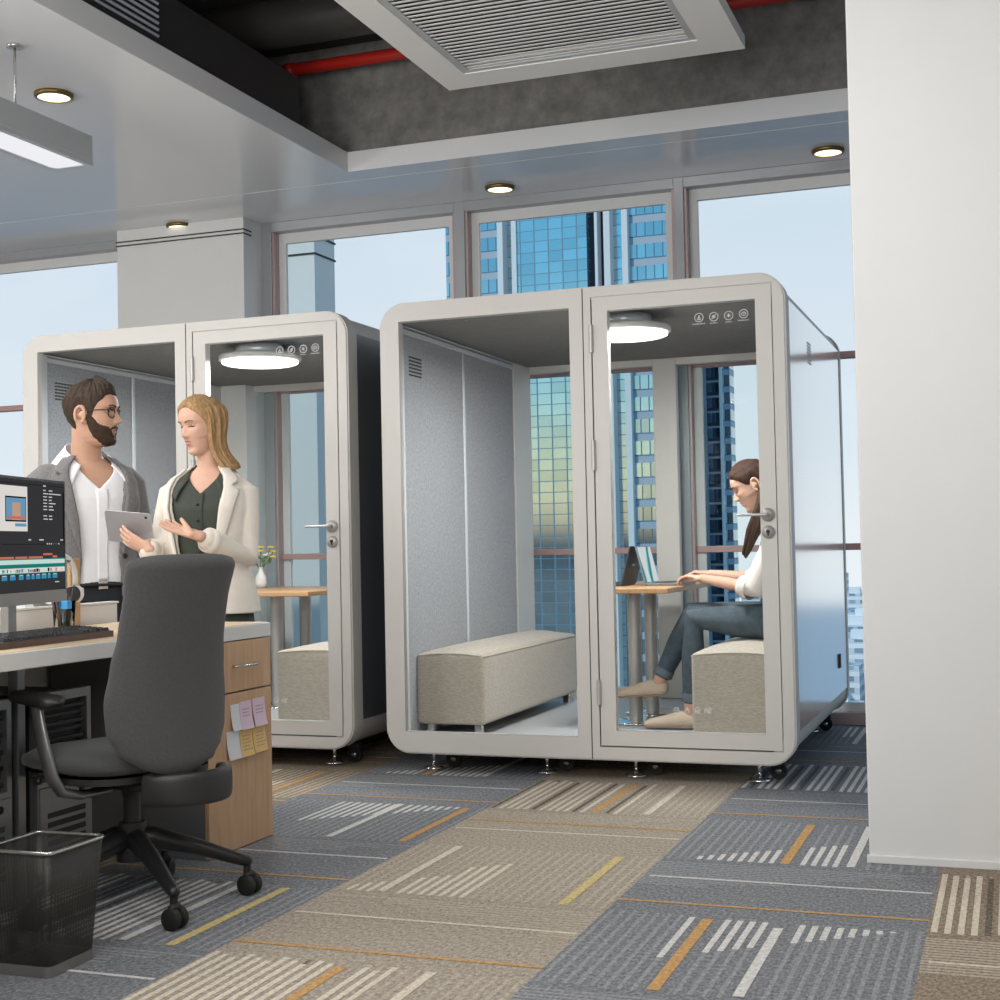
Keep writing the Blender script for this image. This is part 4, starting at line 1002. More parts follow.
def hair_shell(h, zh, thick, name, mm, parent, v0=0., nth=120, nv=36, noise=.0025, seed=1, extra=None):
    rr = random.Random(seed); ph = [rr.uniform(0, 6.28) for _ in range(6)]
    m = MB()
    def fn(u, v):
        th = (u * 2 - 1) * PI; z0 = lerpt(zh, abs(math.degrees(th))); z = z0 + (.1195 - z0) * math.sin(v * PI / 2) ** .9
        t = thick(th, z, v) * min(1, (v / .18) ** .6 if v < .18 else 1) - (.006 if v == 0 else 0)
        t += noise * (math.sin(th * 23 + ph[0] + z * 40) + math.sin(th * 41 + ph[1] - z * 60) * .7 + math.sin(th * 67 + ph[2]) * .4) * min(1, v * 3) * (1 - .5 * v)
        p = h.loc(th, z, t)
        if extra: p = extra(p, th, z, v)
        return tuple(h.W(p))
    m.grid(fn, nth, nv, closeu=True)
    o = (nv - 1) * nth; m.f.append([o + i for i in range(nth)]); m.m.append(0); m.sm.append(True)
    m.f.append([i for i in range(nth)][::-1]); m.m.append(0); m.sm.append(True)
    return m.build(name, mm, parent)

def slabgrid(m, outer, inner, nu, nv, mi=0):
    """closed sheet between two (u,v) surfaces"""
    o = len(m.v); A = [outer(i / (nu - 1), j / (nv - 1)) for j in range(nv) for i in range(nu)]; B_ = [inner(i / (nu - 1), j / (nv - 1)) for j in range(nv) for i in range(nu)]
    n = nu * nv; fs = []
    for j in range(nv - 1):
        for i in range(nu - 1):
            a = j * nu + i; fs.append([a, a + 1, a + nu + 1, a + nu]); fs.append([n + a, n + a + nu, n + a + nu + 1, n + a + 1])
    for i in range(nu - 1):
        fs.append([i, n + i, n + i + 1, i + 1]); a = (nv - 1) * nu + i; fs.append([a, a + 1, n + a + 1, n + a])
    for j in range(nv - 1):
        a = j * nu; fs.append([a, a + nu, n + a + nu, n + a]); a = j * nu + nu - 1; fs.append([a, n + a, n + a + nu, a + nu])
    m.add(A + B_, fs, mi, True)

class Body:
    def __init__(b, base, D):
        b.o = Vector((base[0], base[1], 0)); D = Vector((D[0], D[1], 0)).normalized(); b.D = D; b.L = Vector((-D.y, D.x, 0))
    def W(b, f_, s_, z): q = b.o + b.D * f_ + b.L * s_; return (q.x, q.y, z)
def torso_ring(prof, z):
    return [lerpt([(p[0], p[i]) for p in prof], z) for i in (1, 2, 3)]   # half width, half depth, forward offset
def sup_pt(B, prof, th, z, off=0.):
    a, d, f_ = torso_ring(prof, z); c, s_ = math.cos(th), math.sin(th); e = .82
    return B.W(f_ + (d + off) * math.copysign(abs(c) ** e, c), (a + off) * math.copysign(abs(s_) ** e, s_), z)
def torso_solid(m, B, prof, off=0., n=40):
    zs = [p[0] for p in prof]; z0, z1 = zs[0], zs[-1]; k = 36; o = len(m.v)
    m.grid(lambda u, v: sup_pt(B, prof, u * 2 * PI, z0 + (z1 - z0) * v, off), n, k, closeu=True)
    m.f.append([o + i for i in range(n)][::-1]); m.m.append(0); m.sm.append(True)
    m.f.append([o + (k - 1) * n + i for i in range(n)]); m.m.append(0); m.sm.append(True)
def jacket_shell(m, B, prof, opening, z0, z1, off, thick=.014, wr=.004):
    """coat body open at the front; opening(z) = half opening in radians on each side"""
    def f_(u, v, o_):
        z = z0 + (z1 - z0) * v; a = opening(z); th = a[0] + (2 * PI - a[0] - a[1]) * u
        w_ = wr * (math.sin(th * 5 + z * 17) * .5 + math.sin(z * 31 + th * 3) * .5)
        return sup_pt(B, prof, th, z, off + o_ + w_)
    slabgrid(m, lambda u, v: f_(u, v, 0), lambda u, v: f_(u, v, -thick), 60, 40)
def lapel(B, prof, opening, side, za, zb, off, width, name, mm, parent):
    """turned-back lapel along the front edge from za (break) to zb (collar)"""
    m = MB()
    def base(u, v, o_):
        z = za + (zb - za) * v; a = opening(z)[0 if side > 0 else 1]; wd = width * min(1, v / .72) ** .8
        if v > .74: wd = width * (.62 + .0 * v)
        if v > .80: wd = width * .82
        th = (a + wd / max(.12, torso_ring(prof, z)[0]) * u) * side
        if v > .8: zz = z
        else: zz = z + .02 * u * v
        return sup_pt(B, prof, th, zz, off + o_ + .003 * math.sin(u * PI))
    slabgrid(m, lambda u, v: base(u, v, .009), lambda u, v: base(u, v, -.002), 8, 30); return m.build(name, mm, parent)
def collar_fn(B, PS, neck, fold, fall, th0):
    """turned-down shirt collar: stands round the neck, falls onto the shirt, ends in two points at the front"""
    def col(u, v, o_):
        th = math.radians(th0) + (2 * PI - math.radians(2 * th0)) * u; back = (1 - math.cos(th)) / 2; e = min(u, 1 - u)
        zf = fold[1] + (fold[0] - fold[1]) * back ** .62
        tipq = max(0, 1 - e / .15) ** 1.3; zd = zf - (.052 + .03 * back) - (fold[1] - .05 - fall[1]) * tipq
        n = Vector(B.W(neck[0] + neck[1] * math.cos(th), neck[1] * 1.05 * math.sin(th), zf)); sf = Vector(sup_pt(B, PS, th, min(zf, PS[-1][0]), .010)); w = min(1, back * 1.6) ** .7
        top = sf.lerp(n, w); top.z = zf
        thd = th + (.16 if th < PI else -.16) * tipq
        bot = Vector(sup_pt(B, PS, thd, min(zd, PS[-1][0] - .02), .004 + .010 * tipq)); bot.z = zd
        rad = Vector((top.x - B.W(neck[0], 0, 0)[0], top.y - B.W(neck[0], 0, 0)[1], 0)).normalized()
        p = top.lerp(bot, v) + rad * ((.004 + .006 * tipq) * math.sin(v * PI) + o_) ; return tuple(p)
    return col
def face_parts(h, t, lipmat, eyes='open', brow=None, gaze=0., lid=None):
    for sg in (-1, 1):
        m = MB(); n = 10
        def bp(u, v, o_):
            y = sg * (.014 + .034 * u); z = .0315 + .007 * math.sin(u * 2.2) - .003 * u + (v - .5) * (.0065 - .003 * u)
            return tuple(h.W(h.front(y, z, .0012 + o_)))
        slabgrid(m, lambda u, v: bp(u, v, .0012), lambda u, v: bp(u, v, -.002), n, 3); m.build('eyebrow', brow or M['brow'], t)
        m = MB(); e = h.front(sg * .031, .014)
        if eyes == 'open':
            c_ = h.W((e.x - .0062, sg * .031, .014)); m.ball(tuple(c_), .0118 * h.s, 20)
            g = (h.F + h.L * gaze - h.U * (.06 if h.male else .34)).normalized(); cc = c_ + g * .0118 * h.s
            m.tube([cc - g * .002 * h.s, cc + g * .0006 * h.s], [.0058 * h.s, .0045 * h.s], 16, mi=1)
            m.build('eye', [M['eye_white'], M['iris']], t)
            if not h.male:
                m = MB()
                def el(u, v, o_): y = sg * (.0155 + .031 * u); z = .0125 + .013 * v - .004 * abs(u - .4) * (1 - v); return tuple(h.W(h.front(y, z, o_ + .0042 * math.sin(u * PI) ** .6)))
                slabgrid(m, lambda u, v: el(u, v, .0010), lambda u, v: el(u, v, -.004), 12, 5); m.build('eyelid', lid or M['brow'], t)
        m = MB()
        for (zc, amp, w_) in ((((.0195, .0035, .0022) if h.male else (.0120, .0, .0034)),) if eyes == 'open' else ((.0105, -.0025, .0032),)):
            def lp(u, v, o_):
                y = sg * (.0175 + .027 * u); z = zc + amp * math.sin(u * PI) - .004 * abs(u - .4) + (v - .5) * w_
                return tuple(h.W(h.front(y, z, o_ + (.0015 if eyes != 'open' else .0035 if h.male else .0042 * math.sin(u * PI) ** .6 + .0012))))
            slabgrid(m, lambda u, v: lp(u, v, .0012), lambda u, v: lp(u, v, -.003), 10, 3)
        m.build('eyelashes', M['lash'], t)
    m = MB()
    for (zc, hh) in ((-.0485, .0075), (-.0625, .0085)):
        def lf(u, v, o_):
            y = (u - .5) * .039; k_ = 1 - (2 * abs(u - .5)) ** 2.2; z = zc + (v - .5) * hh * k_ + (-.006 if zc > -.055 else .006) * (1 - k_) * .9
            return tuple(h.W(h.front(y, z, .0006 + o_)))
        slabgrid(m, lambda u, v: lf(u, v, .0012), lambda u, v: lf(u, v, -.002), 16, 5)
    m.build('lips', lipmat, t)
def shoe(m, heel, toe, s=1., up=.075):
    h_ = Vector(heel); e = Vector(toe); d = (e - h_); L_ = d.length; d.normalize(); sd = Vector((-d.y, d.x, 0)).normalized() if abs(d.z) < .9 else Vector((0, 1, 0)); n = sd.cross(d) if sd.cross(d).z > 0 else d.cross(sd)
    def P(f_, q): return h_ + d * L_ * f_ + n * q * s
    m.limb([P(.08, .042), P(.30, .044), P(.55, .034), P(.78, .026), P(.93, .02)], [.034 * s, .037 * s, .042 * s, .043 * s, .030 * s], 16, side=sd, rb=[.042 * s, .043 * s, .033 * s, .025 * s, .019 * s])

# ---------------------------------------------------------------- the man
def man():
    t = thing('person', (-3.775, 5.09, 0), 'standing man with beard and glasses in a grey blazer over a white shirt', 'person')
    B = Body((-3.775, 5.09), (.879, -.477)); sk, lips = skin('man skin', '#c49a82', '#a36a60')
    hd = Head((-3.725, 5.06, 1.700), (.968, .25), 2, 1.13, True)
    PR = [(.80, .19, .125, 0), (.95, .185, .12, 0), (1.08, .185, .118, .0), (1.22, .198, .122, .0), (1.34, .208, .125, .0), (1.43, .20, .115, -.01), (1.475, .165, .10, -.015), (1.51, .10, .078, -.015), (1.53, .07, .065, -.012)]
    m = MB(); torso_solid(m, B, PR, -.012)
    neck0 = Vector(B.W(-.02, 0, 1.46)); neck1 = hd.W((-.022, 0, -.05)); m.limb([neck0, neck0.lerp(neck1, .5), neck1], [.072, .064, .064], 20)
    hd.mesh(m)
    arms = {}
    for sg in (-1, 1):
        sh = Vector(B.W(-.015, sg * .20, 1.425)); el = Vector(B.W(-.03, sg * .262, 1.14)); wr = Vector(B.W(.10, sg * (.25 if sg < 0 else .235), .90))
        arms[sg] = (sh, el, wr)
        m.limb([sh.lerp(el, .12) - B.L * (sg * .015), sh.lerp(el, .5), el, el.lerp(wr, .5), wr], [.046, .044, .040, .036, .027], 16)
        hand(m, wr, (B.D * .25 + Vector((0, 0, -1))), B.L * -sg, 1 if sg > 0 else -1, 1.04, (18, 22, 18))
    for sg in (-1, 1): m.limb([B.W(0, sg * .095, .86), B.W(.01, sg * .105, .48), B.W(-.01, sg * .11, .10)], [.088, .058, .042], 16)
    body = solidmesh(m, .0045, 2, .4).build('body', [sk], t)
    # trousers, shoes
    m = MB(); torso_solid(m, B, [(.80, .188, .128, 0), (.90, .19, .128, 0), (.985, .186, .124, 0)], .002)
    for sg in (-1, 1): m.limb([B.W(0, sg * .097, .85), B.W(.012, sg * .105, .48), B.W(-.005, sg * .11, .09)], [.100, .075, .062], 18)
    tr = solidmesh(m, .007, 3).build('trousers', mat('dark denim', '#23262e', .85, noise=.3, nscale=90), t)
    m = MB(); m.tube([sup_pt(B, [(.9, .186, .124, 0), (1.1, .186, .124, 0)], 2 * PI * i / 40, .968, .004) for i in range(41)], .008, 8, rb=.018, side=(0, 0, 1), cap=False); m.box((-.001, -.022, -.02), (.006, .022, .02), .003, mi=1)
    q0 = len(m.v) - 24
    for i in range(len(m.v)):
        x, y, z = m.v[i]
        if abs(x) < .1 and abs(y) < .1: m.v[i] = B.W(.132 + x, y, .968 + z)
    m.build('belt', [M['rubber'], M['steel']], t)
    for sg in (-1, 1): m = MB(); shoe(m, B.W(-.09, sg * .11, .002), B.W(.20, sg * .125, .002), 1.05); solidmesh(m, .006, 2).build('shoe', mat('dark shoe', '#2a211c', .4), t)
    # shirt
    shm = mat('white shirt cotton', '#e9e9ec', .8, noise=.04, nscale=25, bump=.25, bscale=14)
    PS = [(.93, .19, .126, 0), (1.0, .192, .126, 0), (1.08, .19, .122, .0), (1.22, .203, .126, .0), (1.34, .213, .129, .0), (1.43, .204, .119, -.01), (1.475, .17, .104, -.015), (1.512, .105, .083, -.015), (1.53, .085, .075, -.012)]
    ops = lambda z: (lerpt([(.93, .004), (1.385, .004), (1.43, .20), (1.47, .42), (1.50, .75)], z),) * 2
    m = MB(); jacket_shell(m, B, PS, ops, .93, 1.497, 0, .010, .003); st = solidmesh(m, .005, 2).build('shirt', shm, t)
    m = MB(); slabgrid(m, lambda u, v: sup_pt(B, PS, (u - .5) * .15 + .02, .99 + .39 * v, .004), lambda u, v: sup_pt(B, PS, (u - .5) * .15 + .02, .99 + .39 * v, -.008), 6, 30); m.build('placket', shm, st)
    # collar: band and two wings
    col = collar_fn(B, PS, (-.022, .080), (1.592, 1.466), (1.497, 1.372), 22)
    m = MB(); slabgrid(m, lambda u, v: col(u, v, .004), lambda u, v: col(u, v, -.002), 60, 8); m.build('collar', shm, st)
    # blazer
    jm = mat('grey herringbone wool', '#7e7c7c', .95, col2='#615f5f', nscale=140, bump=.4, bscale=160, sheen=.15)
    PJ = [(.78, .222, .155, 0), (.92, .215, .148, 0), (1.08, .208, .142, .0), (1.22, .216, .144, .0), (1.34, .224, .146, .0), (1.43, .215, .134, -.01), (1.475, .182, .116, -.015), (1.505, .125, .095, -.015), (1.53, .092, .085, -.015)]
    def op(z):
        r_ = lerpt([(.78, .55), (.95, .42), (1.08, .36), (1.25, .40), (1.40, .52), (1.475, .62), (1.53, .8)], z); return (r_ * .9, r_ * 1.05)
    m = MB(); jacket_shell(m, B, PJ, op, .80, 1.528, 0)
    for sg in (-1, 1):
        sh, el, wr = arms[sg]; m.limb([sh + B.L * (-sg * .03), sh + Vector((0, 0, -.02)), sh.lerp(el, .5), el, el.lerp(wr, .5), wr + Vector((0, 0, .01))], [.07, .073, .066, .059, .053, .046], 18)
    jk = solidmesh(m, .006, 3).build('blazer', jm, t)
    for sg in (-1, 1): lapel(B, PJ, op, sg, 1.10, 1.518, .004, .085, 'lapel', jm, jk)
    for z in (1.09, 1.0): m = MB(); m.cyl(sup_pt(B, PJ, -op(z)[1] - .12 if False else op(z)[0] + .10, z, .004), sup_pt(B, PJ, op(z)[0] + .10, z, .010), .011, 14); m.build('button', M['plastic_dark'], jk)
    m = MB(); slabgrid(m, lambda u, v: sup_pt(B, PJ, -.75 - .55 * u, .93 + .035 * v, .010), lambda u, v: sup_pt(B, PJ, -.75 - .55 * u, .93 + .035 * v, -.004), 10, 4); m.build('pocket_flap', jm, jk)
    # face, hair, beard, glasses
    face_parts(hd, t, lips, 'open', gaze=.1)
    hm = hairmat('dark brown hair', '#46382c', '#2d231b')
    zh = [(0, .074), (22, .078), (40, .072), (54, .052), (64, .040), (72, .012), (79, -.022), (87, -.018), (92, .026), (104, .03), (114, -.02), (128, -.062), (150, -.08), (180, -.084)]
    def th_(th, z, v):
        a = abs(math.degrees(th)); top = max(0, (z - .05) / .07); fr = max(0, math.cos(th)); return .0055 + .008 * top + .020 * top * fr * fr + .008 * min(1, max(0, (a - 80) / 40)) * min(1, max(0, (z + .05) / .08))
    hair_shell(hd, zh, th_, 'hair', hm, t, noise=.0022, nth=160, nv=48, extra=lambda p, th, z, v: Vector((p.x - .010 * max(0, math.cos(th)) * math.sin(v * PI) , p.y, p.z + .004 * max(0, math.cos(th)) * math.sin(v * PI))))
    m = MB()
    def br(u, v, o_):
        d = (u * 2 - 1) * 92; a = abs(d); up = lerpt([(0, -.071), (12, -.067), (20, -.052), (30, -.044), (48, -.040), (62, -.034), (74, -.012), (84, .004), (92, .004)], a); lo = lerpt([(0, -.121), (40, -.119), (62, -.108), (76, -.088), (84, -.06), (92, -.02)], a)
        z = lo + (up - lo) * v; e = min(1, 6 * v, 6 * (1 - v)) if True else 1
        rip = .0009 * math.sin(d * 2.1 + z * 400) + .0007 * math.sin(d * 3.7 - z * 700)
        return hd.P(math.radians(d), z, (.0062 * max(0, e) + rip - .001) if o_ else -.004)
    slabgrid(m, lambda u, v: br(u, v, 1), lambda u, v: br(u, v, 0), 90, 18)
    def mu(u, v, o_):
        y = (u * 2 - 1) * .034; k_ = abs(u * 2 - 1); z = -.0375 - .012 * k_ ** 1.5 - .0105 * v - .012 * k_ ** 3
        return tuple(hd.W(hd.front(y, z, (.0052 * math.sin(PI * min(max(v, .05), .95)) + .001) if o_ else -.003)))
    slabgrid(m, lambda u, v: mu(u, v, 1), lambda u, v: mu(u, v, 0), 30, 6)
    m.build('beard', hairmat('dark brown beard', '#493628', '#33261c'), t)
    g = MB(); lens = []
    for sg in (-1, 1):
        e = hd.front(sg * .032, .012); cx = e.x + .019
        ring_ = [hd.W((cx - .35 * max(0, abs(.032 * sg + .0225 * math.cos(a)) - .03) , sg * .033 + .0235 * math.cos(a), .009 + .0205 * math.sin(a))) for a in [2 * PI * i / 28 for i in range(29)]]
        g.tube(ring_, .0021 * hd.s, 8, cap=False)
        g.tube([hd.W((cx - .010, sg * .056, .015)), hd.W((cx - .022, sg * .0735, .016)), hd.W((.02, sg * .079, .013)), hd.W((-.015, sg * .0815, .012)), hd.W((-.028, sg * .081, -.004))], .0019 * hd.s, 8)
        lens.append(ring_[:-1])
    g.tube([hd.W((hd.front(0, .016).x + .004, -.0105, .013)), hd.W((hd.front(0, .016).x + .012, 0, .017)), hd.W((hd.front(0, .016).x + .004, .0105, .013))], .002 * hd.s, 8)
    gl = g.build('glasses', mat('dark spectacle frame', '#2a2623', .3), t)
    for r_ in lens: m = MB(); m.prism([tuple(p) for p in r_], tuple(hd.F * .001)); m.build('lens', M['glass'], gl)
    return t
man()

# ---------------------------------------------------------------- the standing woman
def curtain(h, th0, th1, ztop, zmid, zend, thick, name, mm, parent, end=None, seed=3, nu=70, nv=46, wave=.004, gather=.6):
    """long hair from the parting down past the neck: closed sheet that follows the head, then hangs"""
    rr = random.Random(seed); ph = [rr.uniform(0, 6.28) for _ in range(5)]
    def fn(u, v, o_):
        th = math.radians(th0 + (th1 - th0) * u)
        rip = wave * (math.sin(u * 37 + ph[0] + v * 2) + .6 * math.sin(u * 71 + ph[1] - v * 3) + .4 * math.sin(u * 113 + ph[2])) * min(1, v * 4)
        edge = min(1, 6 * u, 6 * (1 - u)) ** .5 if 0 < u < 1 else 0
        k = thick * (.35 + .65 * edge) * o_ + rip * o_ - .003 * (1 - o_)
        if v < .45:
            q = v / .45; z = ztop + (zmid - ztop) * (1 - math.cos(q * PI / 2)); return tuple(h.W(h.loc(th, z, k + .001)))
        q = (v - .45) / .55; p = h.loc(th, zmid, k + .001); w = h.W(p); dz = (zmid - zend) * q * h.s
        c = h.W((-.03, 0, 0)); w2 = Vector((w.x, w.y, w.z - dz))
        hz = Vector((c.x - w.x, c.y - w.y, 0)); w2 += hz * (.35 * math.sin(q * PI) * .4 + gather * .25 * q)
        if end is not None: w2 += Vector(end) * q * q
        if q > .9: w2 += hz * .15 * (q - .9) / .1 * (1 if o_ else 0)
        return tuple(w2)
    m = MB(); slabgrid(m, lambda u, v: fn(u, v, 1), lambda u, v: fn(u, v, 0), nu, nv); return m.build(name, mm, parent)

def woman():
    BX, BY = -3.15, 5.06
    t = thing('person', (BX, BY, 0), 'standing woman with long blonde hair in a cream blazer over a dark green dress', 'person')
    B = Body((BX, BY), (.206, -.979)); sk, lips = skin('blonde woman skin', '#cfa58f', '#b06c64')
    hd = Head((-3.165, 5.035, 1.625), (-.33, -.945), 13, .985, False, roll=0, ears=())
    PR = [(.62, .16, .115, 0), (.80, .175, .125, 0), (.92, .165, .112, 0), (1.04, .135, .10, .0), (1.18, .150, .112, .008), (1.28, .158, .122, .012), (1.36, .155, .10, 0), (1.405, .13, .085, -.008), (1.44, .08, .065, -.012), (1.46, .055, .052, -.012)]
    m = MB(); torso_solid(m, B, PR, -.012)
    n0 = Vector(B.W(-.015, 0, 1.39)); n1 = hd.W((-.02, 0, -.05)); m.limb([n0, n0.lerp(n1, .5), n1], [.058, .048, .050], 20); hd.mesh(m)
    # right arm holds the tablet, left arm gestures palm up
    shR = Vector(B.W(-.01, -.160, 1.355)); elR = Vector(B.W(.04, -.205, 1.085)); wrR = Vector((-3.305, 4.85, 1.115))
    shL = Vector(B.W(-.01, .150, 1.355)); elL = Vector(B.W(.03, .170, 1.075)); wrL = Vector((-3.05, 4.82, 1.165))
    for sh, el, wr in ((shR, elR, wrR), (shL, elL, wrL)): m.limb([sh.lerp(el, .14).lerp(Vector(B.W(0, 0, 1.30)), .10), sh.lerp(el, .5), el, el.lerp(wr, .5), wr], [.036, .038, .036, .032, .0235], 16)
    # fingers of the holding hand lie against the back of the tablet
    hand(m, wrR, Vector((-.85, -.13, .42)), Vector((.1, .9, .45)), -1, .97, (6, 10, 10), 1.0, thumbdir=Vector((-.2, .95, .1)))
    hand(m, wrL, Vector((-.93, -.10, .30)), Vector((.2, -.25, 1)), -1, 1.05, (3, 8, 8), 1.1, thumbdir=Vector((-.62, .28, .62)))
    for sg in (-1, 1): m.limb([B.W(0, sg * .085, .80), B.W(.015, sg * .09, .48), B.W(-.01, sg * .09, .10)], [.085, .054, .036], 16)
    solidmesh(m, .004, 2, .4).build('body', [sk], t)
    green = mat('dark green cotton', '#3c423a', .85, noise=.12, nscale=30, bump=.3, bscale=16)
    # shirt dress
    PS = [(.42, .20, .15, 0), (.62, .19, .14, 0), (.80, .185, .133, 0), (.92, .172, .118, 0), (1.04, .142, .106, .0), (1.18, .156, .118, .008), (1.28, .163, .127, .012), (1.36, .158, .104, 0), (1.405, .134, .089, -.008), (1.44, .084, .07, -.012), (1.46, .07, .063, -.012)]
    ops = lambda z: (lerpt([(.42, .004), (1.345, .004), (1.38, .22), (1.41, .45), (1.44, .8)], z),) * 2
    m = MB(); torso_solid(m, B, [q for q in PS if q[0] < 1.0], -.003); jacket_shell(m, B, PS, ops, .90, 1.437, 0, .010, .003); dr = solidmesh(m, .005, 2).build('dress', green, t)
    m = MB(); slabgrid(m, lambda u, v: sup_pt(B, PS, (u - .5) * .16, .98 + .36 * v, .004), lambda u, v: sup_pt(B, PS, (u - .5) * .16, .98 + .36 * v, -.008), 6, 30); m.build('placket', green, dr)
    for k in range(4): z = 1.10 + k * .065; m = MB(); m.cyl(sup_pt(B, PS, 0, z, .002), sup_pt(B, PS, 0, z, .007), .0075, 12); m.build('button', M['plastic_dark'], dr)
    m = MB(); slabgrid(m, lambda u, v: sup_pt(B, PS, (u * 2 - 1) * PI * .999, 1.0 + .045 * v, .006), lambda u, v: sup_pt(B, PS, (u * 2 - 1) * PI * .999, 1.0 + .045 * v, -.004), 50, 3); be = m.build('belt', green, dr)
    def fr(m, y0, y1, z0, z1): m.box((.118, y0, z0), (.124, y1, z1), .002)
    m = MB(); fr(m, -.03, -.022, .998, 1.047); fr(m, .022, .03, .998, 1.047); fr(m, -.03, .03, 1.04, 1.047); fr(m, -.03, .03, .998, 1.004); m.v = [B.W(*p) for p in m.v]; m.build('buckle', M['plastic_dark'], be)
    col = collar_fn(B, PS, (-.018, .062), (1.492, 1.385), (1.425, 1.30), 20)
    m = MB(); slabgrid(m, lambda u, v: col(u, v, .004), lambda u, v: col(u, v, -.002), 60, 8); m.build('collar', green, dr)
    # cream blazer
    cm = mat('cream blazer cloth', '#ddd5ca', .85, noise=.05, nscale=30, bump=.3, bscale=12)
    PJ = [(.83, .210, .160, 0), (.92, .196, .148, 0), (1.04, .165, .13, .0), (1.18, .174, .138, .008), (1.28, .182, .145, .012), (1.36, .174, .12, 0), (1.405, .148, .102, -.008), (1.435, .10, .083, -.012), (1.46, .078, .073, -.012)]
    def op(z):
        r_ = lerpt([(.83, .36), (.95, .34), (1.05, .38), (1.20, .50), (1.33, .62), (1.40, .72), (1.46, .95)], z); return (r_ * .80, r_ * 1.15)
    m = MB(); jacket_shell(m, B, PJ, op, .845, 1.458, 0)
    for sh, el, wr, q in ((shR, elR, wrR, .80), (shL, elL, wrL, .80)):
        e = el.lerp(wr, q); ax = (sh - Vector(B.W(0, 0, 1.36))).normalized(); m.limb([sh - ax * .03, sh + Vector((0, 0, -.01)), sh.lerp(el, .5), el, el.lerp(e, .5), e], [.058, .062, .056, .052, .049, .047], 18)
    jk = solidmesh(m, .0055, 3).build('blazer', cm, t)
    for sg in (-1, 1): lapel(B, PJ, op, sg, 1.05, 1.448, .004, .085, 'lapel', cm, jk)
    for sh, el, wr in ((shR, elR, wrR), (shL, elL, wrL)):
        m = MB(); a = el.lerp(wr, .74); b_ = el.lerp(wr, .84); m.tube([a, b_, b_, a, a], [.0515, .0505, .046, .046, .0515], 20, cap=False); m.build('cuff', cm, jk)
    for sg in (-1, 1): m = MB(); shoe(m, B.W(-.07, sg * .09, .012), B.W(.17, sg * .10, .012), .9); solidmesh(m, .005, 2).build('shoe', mat('black leather shoe', '#1d1b1b', .35), t)
    face_parts(hd, t, lips, 'open', mat('fair brow hair', '#7c5f47', .8), gaze=-.15, lid=sk)
    hm = hairmat('blonde hair', '#b9976c', '#8a6a47'); b_ = [n for n in hm.node_tree.nodes if n.type == 'BSDF_PRINCIPLED'][0]
    zh = [(0, .090), (20, .087), (40, .074), (56, .052), (68, .022), (78, -.02), (90, -.05), (110, -.07), (130, -.07), (180, -.075)]
    hair_shell(hd, zh, lambda th, z, v: .010 + .007 * max(0, (z) / .12), 'hair', hm, t, noise=.0012, seed=4)
    hr = [c for c in t.children if c.name.startswith('hair')][0]
    curtain(hd, 72, 180, .07, -.03, -.195, .017, 'hair_lock', hm, hr, end=(.05, .05, 0), seed=5, gather=.1, wave=.0055)
    curtain(hd, 178, 278, .07, -.03, -.18, .013, 'hair_lock', hm, hr, end=(.03, .04, 0), seed=6, gather=.5)
    return t
# tablet: seen from its back, leaning towards the camera at the top
TABLET = [Vector(p) for p in ((-3.499, 4.80, 1.276), (-3.315, 4.84, 1.263), (-3.328, 4.92, 1.129), (-3.48, 4.88, 1.153))]
woman()
t = thing('tablet', tuple((TABLET[2] + TABLET[3]) / 2), 'silver grey tablet held between the standing man and woman', 'tablet')
c = sum(TABLET, Vector()) / 4; ex = ((TABLET[1] - TABLET[0]) + (TABLET[2] - TABLET[3])).normalized(); ey = ((TABLET[0] - TABLET[3]) + (TABLET[1] - TABLET[2])); ey = (ey - ex * ey.dot(ex)).normalized(); en = ex.cross(ey)
if en.y > 0: en = -en          # towards the camera
w_, h_ = .098, .074
m = MB(); n = 6; o_ = []
for cx, cy, a in ((w_ - .012, h_ - .012, 0), (-w_ + .012, h_ - .012, 90), (-w_ + .012, -h_ + .012, 180), (w_ - .012, -h_ + .012, 270)):
    for i in range(n + 1): q = math.radians(a + 90 * i / n); o_.append(c + ex * (cx + .012 * math.cos(q)) + ey * (cy + .012 * math.sin(q)))
m.prism([tuple(p) for p in o_], tuple(en * -.007)); m.build('back_cover', mat('silver grey aluminium', '#b3b3b6', .35, metal=.5), t)
m = MB(); m.prism([tuple(c + (p - c) * .96 - en * .0071) for p in o_], tuple(en * -.001)); m.build('screen', M['plastic_dark'], t)
m = MB(); q = c + ex * (w_ - .02) + ey * (h_ - .018); m.cyl(tuple(q), tuple(q + en * .0012), .006, 16); m.build('camera_lens', M['plastic_dark'], t)

